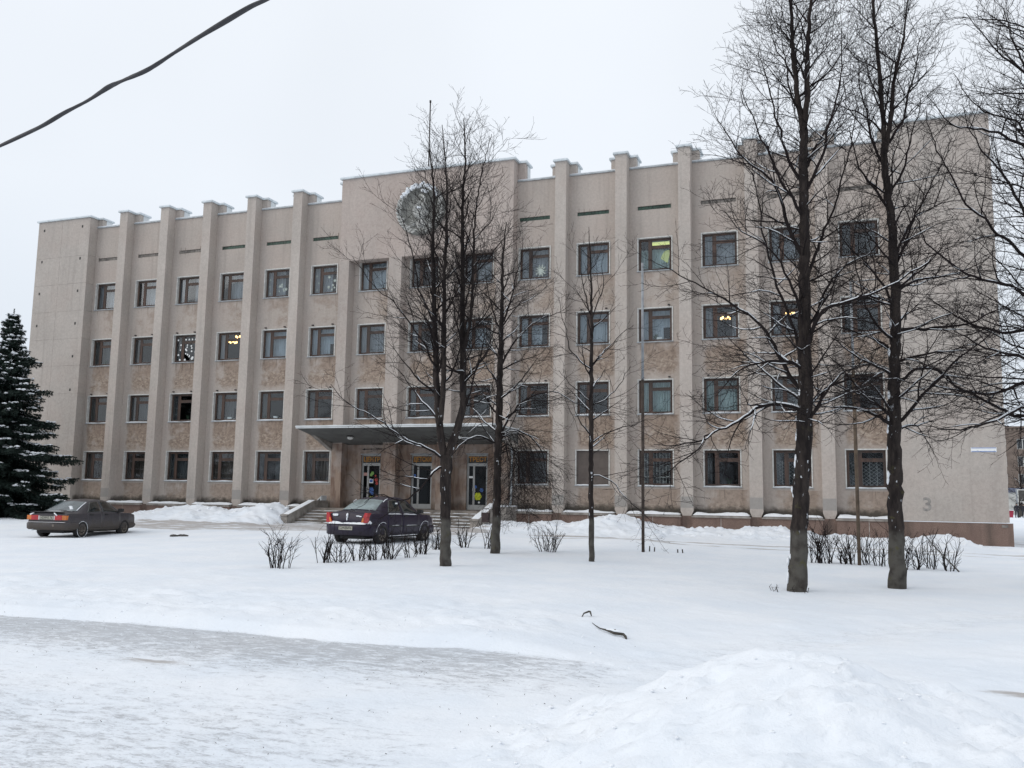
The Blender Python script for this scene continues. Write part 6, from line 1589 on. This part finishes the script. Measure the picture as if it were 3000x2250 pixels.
mb = MB(); mb.add([(-.13, -.12, .10), (.13, -.12, .10), (.13, .12, .10), (-.13, .12, .10), (-.155, -.14, .50), (.155, -.14, .50), (.155, .14, .50), (-.155, .14, .50), (-.14, -.125, .49), (.14, -.125, .49), (.14, .125, .49), (-.14, .125, .49), (-.115, -.1, .14), (.115, -.1, .14), (.115, .1, .14), (-.115, .1, .14)],
    [(0, 3, 2, 1), (0, 1, 5, 4), (1, 2, 6, 5), (2, 3, 7, 6), (3, 0, 4, 7), (4, 5, 9, 8), (5, 6, 10, 9), (6, 7, 11, 10), (7, 4, 8, 11), (8, 9, 13, 12), (9, 10, 14, 13), (10, 11, 15, 14), (11, 8, 12, 15), (12, 13, 14, 15)])
mb.build('bin_body', simple('brown_bin_paint', (0.050, 0.034, 0.034), .7, .25, 6), t)
mb = MB(); mb.tube([(-.175, 0, -.05), (-.175, 0, .60), (-.12, 0, .68), (.12, 0, .68), (.175, 0, .60), (.175, 0, -.05)], .015, 6); mb.build('bin_frame', M['rust'], t)
v, f = lumpy_strip(-.15, .15, -.13, .13, .40, .12, 4, 10, 5); mb = MB(); mb.add([(a * .85, b * .85, c) for a, b, c in v], f, True); mb.build('bin_snow', M['lump'], t)

wire = [(6.5, -35.75, 3.86), (8.0, -36.02, 3.82), (9.0, -36.22, 3.83), (9.472, -36.303, 3.85), (9.634, -36.344, 3.853), (9.854, -36.345, 3.907), (10.025, -36.386, 3.918), (10.217, -36.42, 3.954), (10.416, -36.45, 3.986), (10.607, -36.494, 4.019), (10.771, -36.547, 4.013), (10.962, -36.585, 4.024), (11.178, -36.628, 4.068), (11.371, -36.684, 4.089), (11.558, -36.743, 4.1), (11.763, -36.8, 4.118), (11.935, -36.855, 4.115), (12.2, -36.95, 4.15), (12.7, -37.12, 4.2), (13.6, -37.45, 4.3), (15.0, -38.0, 4.5)]
P = resample(wire, .025)
def cable_mesh(P, a, b, twist):
    v = []; f = []; n = 10; pu = None; s_ = 0
    for i, p in enumerate(P):
        t = (P[min(i + 1, len(P) - 1)] - P[max(i - 1, 0)]).normalized(); u = t.cross(Vector((0, 0, 1))).normalized(); w = t.cross(u)
        ph = twist * s_ + 1.1 * math.sin(s_ * 2.9) ; s_ += .025
        k = 1 + .15 * math.sin(s_ * 9.1) * math.sin(s_ * 3.3)
        for q in range(n):
            an = 6.283 * q / n; e1, e2 = a * k * math.cos(an), b * math.sin(an)
            v.append(p + u * (e1 * math.cos(ph) - e2 * math.sin(ph)) + w * (e1 * math.sin(ph) + e2 * math.cos(ph)))
    for i in range(len(P) - 1):
        for q in range(n): f.append((i * n + q, i * n + (q + 1) % n, (i + 1) * n + (q + 1) % n, (i + 1) * n + q))
    return v, f
t = tag(empty('overhead_cable', (10.6, -36.5, 4.0)), 'thick dark twisted cable hanging overhead across the corner of the sky', 'cable')
v, f = cable_mesh(P, .0128, .0088, 5.2); mb = MB(); mb.add([(a - 10.6, b + 36.5, c - 4.0) for a, b, c in v], f, True)
mb.build('cable_sheath', simple('black_cable', (0.035, 0.035, 0.04), .6, .15, 20), t)

# ------------------------------------------------------------------ far things past the corner
M['brick'] = None
def brick_mat():
    n = NT('dull_brown_brick'); P = n.pos(); k = n.n.new('ShaderNodeTexBrick'); n.l.new(n.scale(P, (1, 1, 1)), k.inputs['Vector'])
    f = n.noise(P, .8, 4); c = n.mix(n.mr(f, .3, .7), (0.125, 0.095, 0.08), (0.185, 0.145, 0.12)); return n.out(n.bsdf(c, .9))
M['brick'] = brick_mat()
bb = tag(empty('brick_building', (62, 120, 0)), 'dull brown brick building with a dentilled cornice beyond the right corner', 'building'); o = (-62, -120, 0)
x0, x1, y0, zt = 36.5, 90.0, 120.0, 13.2
wh = []
for r in range(3):
    for i in range(17): wh.append((x0 + 1.5 + i * 3.1, x0 + 3.1 + i * 3.1, 4.9 + r * 2.75, 6.5 + r * 2.75))
wall_holes(x0, x1, 3.9, zt, wh, y0, .3).build('wall', M['brick'], bb, o)
mb = MB(); mb.box(x0, x1, y0, y0 + .3, -.5, 3.6); mb.build('ground_floor_wall', simple('pale_ground_floor', (0.44, 0.44, 0.42), .9, .2, 1), bb, o)
mb = MB(); mb.box(x0 - .05, x1, y0 - .25, y0 + .3, 3.6, 4.3); mb.build('sign_band', simple('blue_grey_sign', (0.13, 0.145, 0.20), .7, .2, 1), bb, o)
mb = MB(); mb.box(x0 - .4, x1, y0 - .4, y0 + 14, zt + .5, zt + .8); mb.box(x0, x1, y0 + .002, y0 + 13.6, zt, zt + .499); mb.build('cornice', M['brick'], bb, o)
for i in range(60):
    mb = MB(); mb.box(x0 + i * .6, x0 + i * .6 + .3, y0 - .22, y0 - .002, zt + .05, zt + .48); mb.build('dentil', M['brick'], bb, o)
mb = MB(); mb.box(x0 - .45, x1, y0 - .45, y0 + 14, zt + .80, zt + 1.0); mb.build('roof_snow', M['lump'], bb, o)
mb = MB(); mb.box(x0, x0 + .3, y0 + .31, y0 + 13.6, -.5, zt); mb.box(x0, x1, y0 + 13.3, y0 + 13.6, -.5, zt); mb.box(x0 + .31, x1, y0 + 1.5, y0 + 1.6, -.5, zt); mb.build('rear_wall', M['brick'], bb, o)
wf = box_mesh('window', [(0, 1.6, .12, .2, 0, .08), (0, 1.6, .12, .2, 1.52, 1.6), (0, .08, .12, .2, .08, 1.52), (1.52, 1.6, .12, .2, .08, 1.52), (.76, .84, .12, .2, .08, 1.52)], M['white'])
wp = box_mesh('pane', [(.08, 1.52, .15, .16, .08, 1.52)], M['glass'])
for h_ in wh:
    w_ = link('window', wf, bb, (h_[0] + o[0], 0, h_[2])); link('pane', wp, w_)
def far_tree(x, y, H_, seed, label, spread=2.2, n=34):
    t = Tree(seed, up=.12, dens=.5, snowy=0, angle=(28, 50), lmax=3, twig=.012)
    z = gz(x, y); P, rd = t.stem([(x, y, z - .2), (x + .1, y, z + H_ * .4), (x, y + .1, z + H_)], [.16, .11, .02], 6)
    t.auto(P, rd, z + H_ * .18, z + H_ * .95, H_ / n, spread, (25, 55))
    return t.finish('bare_tree', (x, y, z), label, 'bare trees in the distance')
far_tree(37.2, 96, 8.5, 31, 'bare tree before the distant brick building', 3.2, 30)
far_tree(39.8, 101, 9.0, 32, 'bushy bare tree before the distant brick building at the picture edge', 3.4, 30)
far_tree(35.6, 88, 3.5, 33, 'small bare tree by the end wall in the distance', 1.2, 16)
far_tree(-55.5, 20, 12.5, 34, 'bare tree in the distance behind the spruce', 4.5, 40)
far_tree(-62, 34, 12.0, 35, 'paler bare tree in the distance at the left of the spruce', 4.5, 34)
# people walking away
def person(x, y, seed, label, rz=0.0, h=1.72, step=.16):
    z = gz(x, y); t = tag(empty('person', (x, y, z), rz), label, 'person')
    k = h / 1.72
    J = [(0, 0, .95), (0, .01, 1.12), (0, .02, 1.32), (0, .02, 1.44), (0, .03, 1.53),
         (.10, 0, .90), (.11, step, .50), (.11, step * 1.2 - .05, .09), (.11, step * 1.2 + .14, .04), (-.10, 0, .90), (-.11, -step * .6, .50), (-.11, -step * 1.7, .12), (-.11, -step * 1.7 + .16, .04),
         (.20, .02, 1.40), (.25, .0, 1.14), (.24, .10, .90), (.24, .14, .82), (-.20, .02, 1.40), (-.25, .02, 1.14), (-.24, -.06, .90), (-.24, -.05, .82)]
    Ed = [(0, 1), (1, 2), (2, 3), (3, 4), (0, 5), (5, 6), (6, 7), (7, 8), (0, 9), (9, 10), (10, 11), (11, 12), (3, 13), (13, 14), (14, 15), (15, 16), (3, 17), (17, 18), (18, 19), (19, 20)]
    Rd = [.17, .17, .185, .12, .065, .11, .085, .055, .05, .11, .085, .055, .05, .085, .07, .055, .045, .085, .07, .055, .045]
    me = bpy.data.meshes.new('body'); me.from_pydata([tuple(c * k for c in p) for p in J], Ed, []); bm = bmesh.new(); bm.from_mesh(me); bm.verts.layers.skin.verify(); bm.to_mesh(me); bm.free()
    o_ = link('body', me)
    for i, sv in enumerate(me.skin_vertices[0].data): sv.radius = (Rd[i] * k, Rd[i] * k * (.72 if i < 4 else 1)); sv.use_root = (i == 0)
    o_.modifiers.new('skin', 'SKIN'); sb = o_.modifiers.new('sub', 'SUBSURF'); sb.levels = sb.render_levels = 1
    bpy.context.view_layer.update(); dg = bpy.context.evaluated_depsgraph_get(); m2 = bpy.data.meshes.new_from_object(o_.evaluated_get(dg)); o_.modifiers.clear(); o_.data = m2; m2.name = 'body'
    m2.materials.clear(); m2.materials.append(M['coat']); o_.parent = t
    mb = MB(); mb.lathe([(0, -.12), (.06, -.11), (.085, -.04), (.095, .03), (.09, .08)], (0, .04, 1.63 * k), 'z', 14); mb.lathe([(.02, -.02), (.012, .01), (0, .015)], (0, .135, 1.62 * k), 'y', 6); mb.build('head', M['skin'], t)
    mb = MB(); mb.lathe([(.104, -.01), (.108, .05), (.09, .11), (.05, .145), (0, .155)], (0, .035, 1.64 * k), 'z', 14); mb.build('hat', M['black'], t)
    return t
M['coat'] = simple('dark_coat', (0.025, 0.025, 0.032), .9, .2, 6); M['skin'] = simple('skin', (0.42, 0.27, 0.20), .6, .05, 5)
person(34.45, 82.5, 1, 'person in a dark coat and hat walking away in the distance, nearer the building corner', -.3)
person(35.35, 83.6, 2, 'person in dark winter clothes in the distance, at the very edge of the picture', -.3, 1.66, -.14)
z = gz(33.6, 86); t = tag(empty('red_container', (33.75, 86, z)), 'low red container behind the snow ridge beside the two walkers', 'container')
mb = MB(); mb.prism([(-.75, 0), (.75, 0), (.85, .85), (-.85, .85)], 'y', -.5, .5); mb.build('container_body', simple('red_container_paint', (0.30, 0.03, 0.06), .6, .2, 2), t)
mb = MB(); mb.box(-.88, .88, -.53, .53, .851, .92); mb.build('container_lid', M['lump'], t)
z = gz(36.3, 88); t = tag(empty('notice_board', (36.5, 88, z)), 'white framed notice board on a grey post behind the walkers', 'board')
mb = MB(); mb.box(-1.15, -1.0, -.06, .06, -.2, 3.6); mb.box(1.0, 1.15, -.06, .06, -.2, 3.6); mb.build('board_post', M['galv'], t)
mb = MB(); mb.m = 0; mb.box(-.99, .99, -.05, .05, 1.9, 2.0); mb.box(-.99, .99, -.05, .05, 3.4, 3.5); mb.box(-.99, -.88, -.05, .05, 2.0, 3.4); mb.box(.88, .99, -.05, .05, 2.0, 3.4); mb.build('board_frame', M['white'], t)
mb = MB(); mb.box(-.879, .879, -.03, .03, 2.001, 3.399); mb.build('board_panel', M['sign_board'], t)

# ------------------------------------------------------------------ the wood across the street behind the viewer, mirrored in the lower windows
rg = random.Random(91); W = Wood()
for i in range(230):
    x = rg.uniform(-230, 120); y = rg.uniform(-116, -88); H_ = rg.uniform(11.5, 17.5)
    W.add([(x, y, -.5), (x + rg.uniform(-.3, .3), y, H_ * .5), (x + rg.uniform(-.5, .5), y, H_)], [.22, .14, .03], 4)
    for j in range(34):
        z = H_ * rg.uniform(.12, .97); a = rg.uniform(0, 6.28); l_ = (1 - .55 * z / H_) * rg.uniform(1.6, 4.2); c_, s_ = math.cos(a) * l_, math.sin(a) * l_
        W.add([(x, y, z), (x + c_ * .5, y + s_ * .5, z + l_ * .35), (x + c_, y + s_, z + l_ * rg.uniform(.4, .9))], [.09, .07, .05], 3)
tag(W.build('distant_wood', M['twig'], None), 'bare wood on the far side of the street, mirrored in the lower windows', 'wood', kind='stuff')
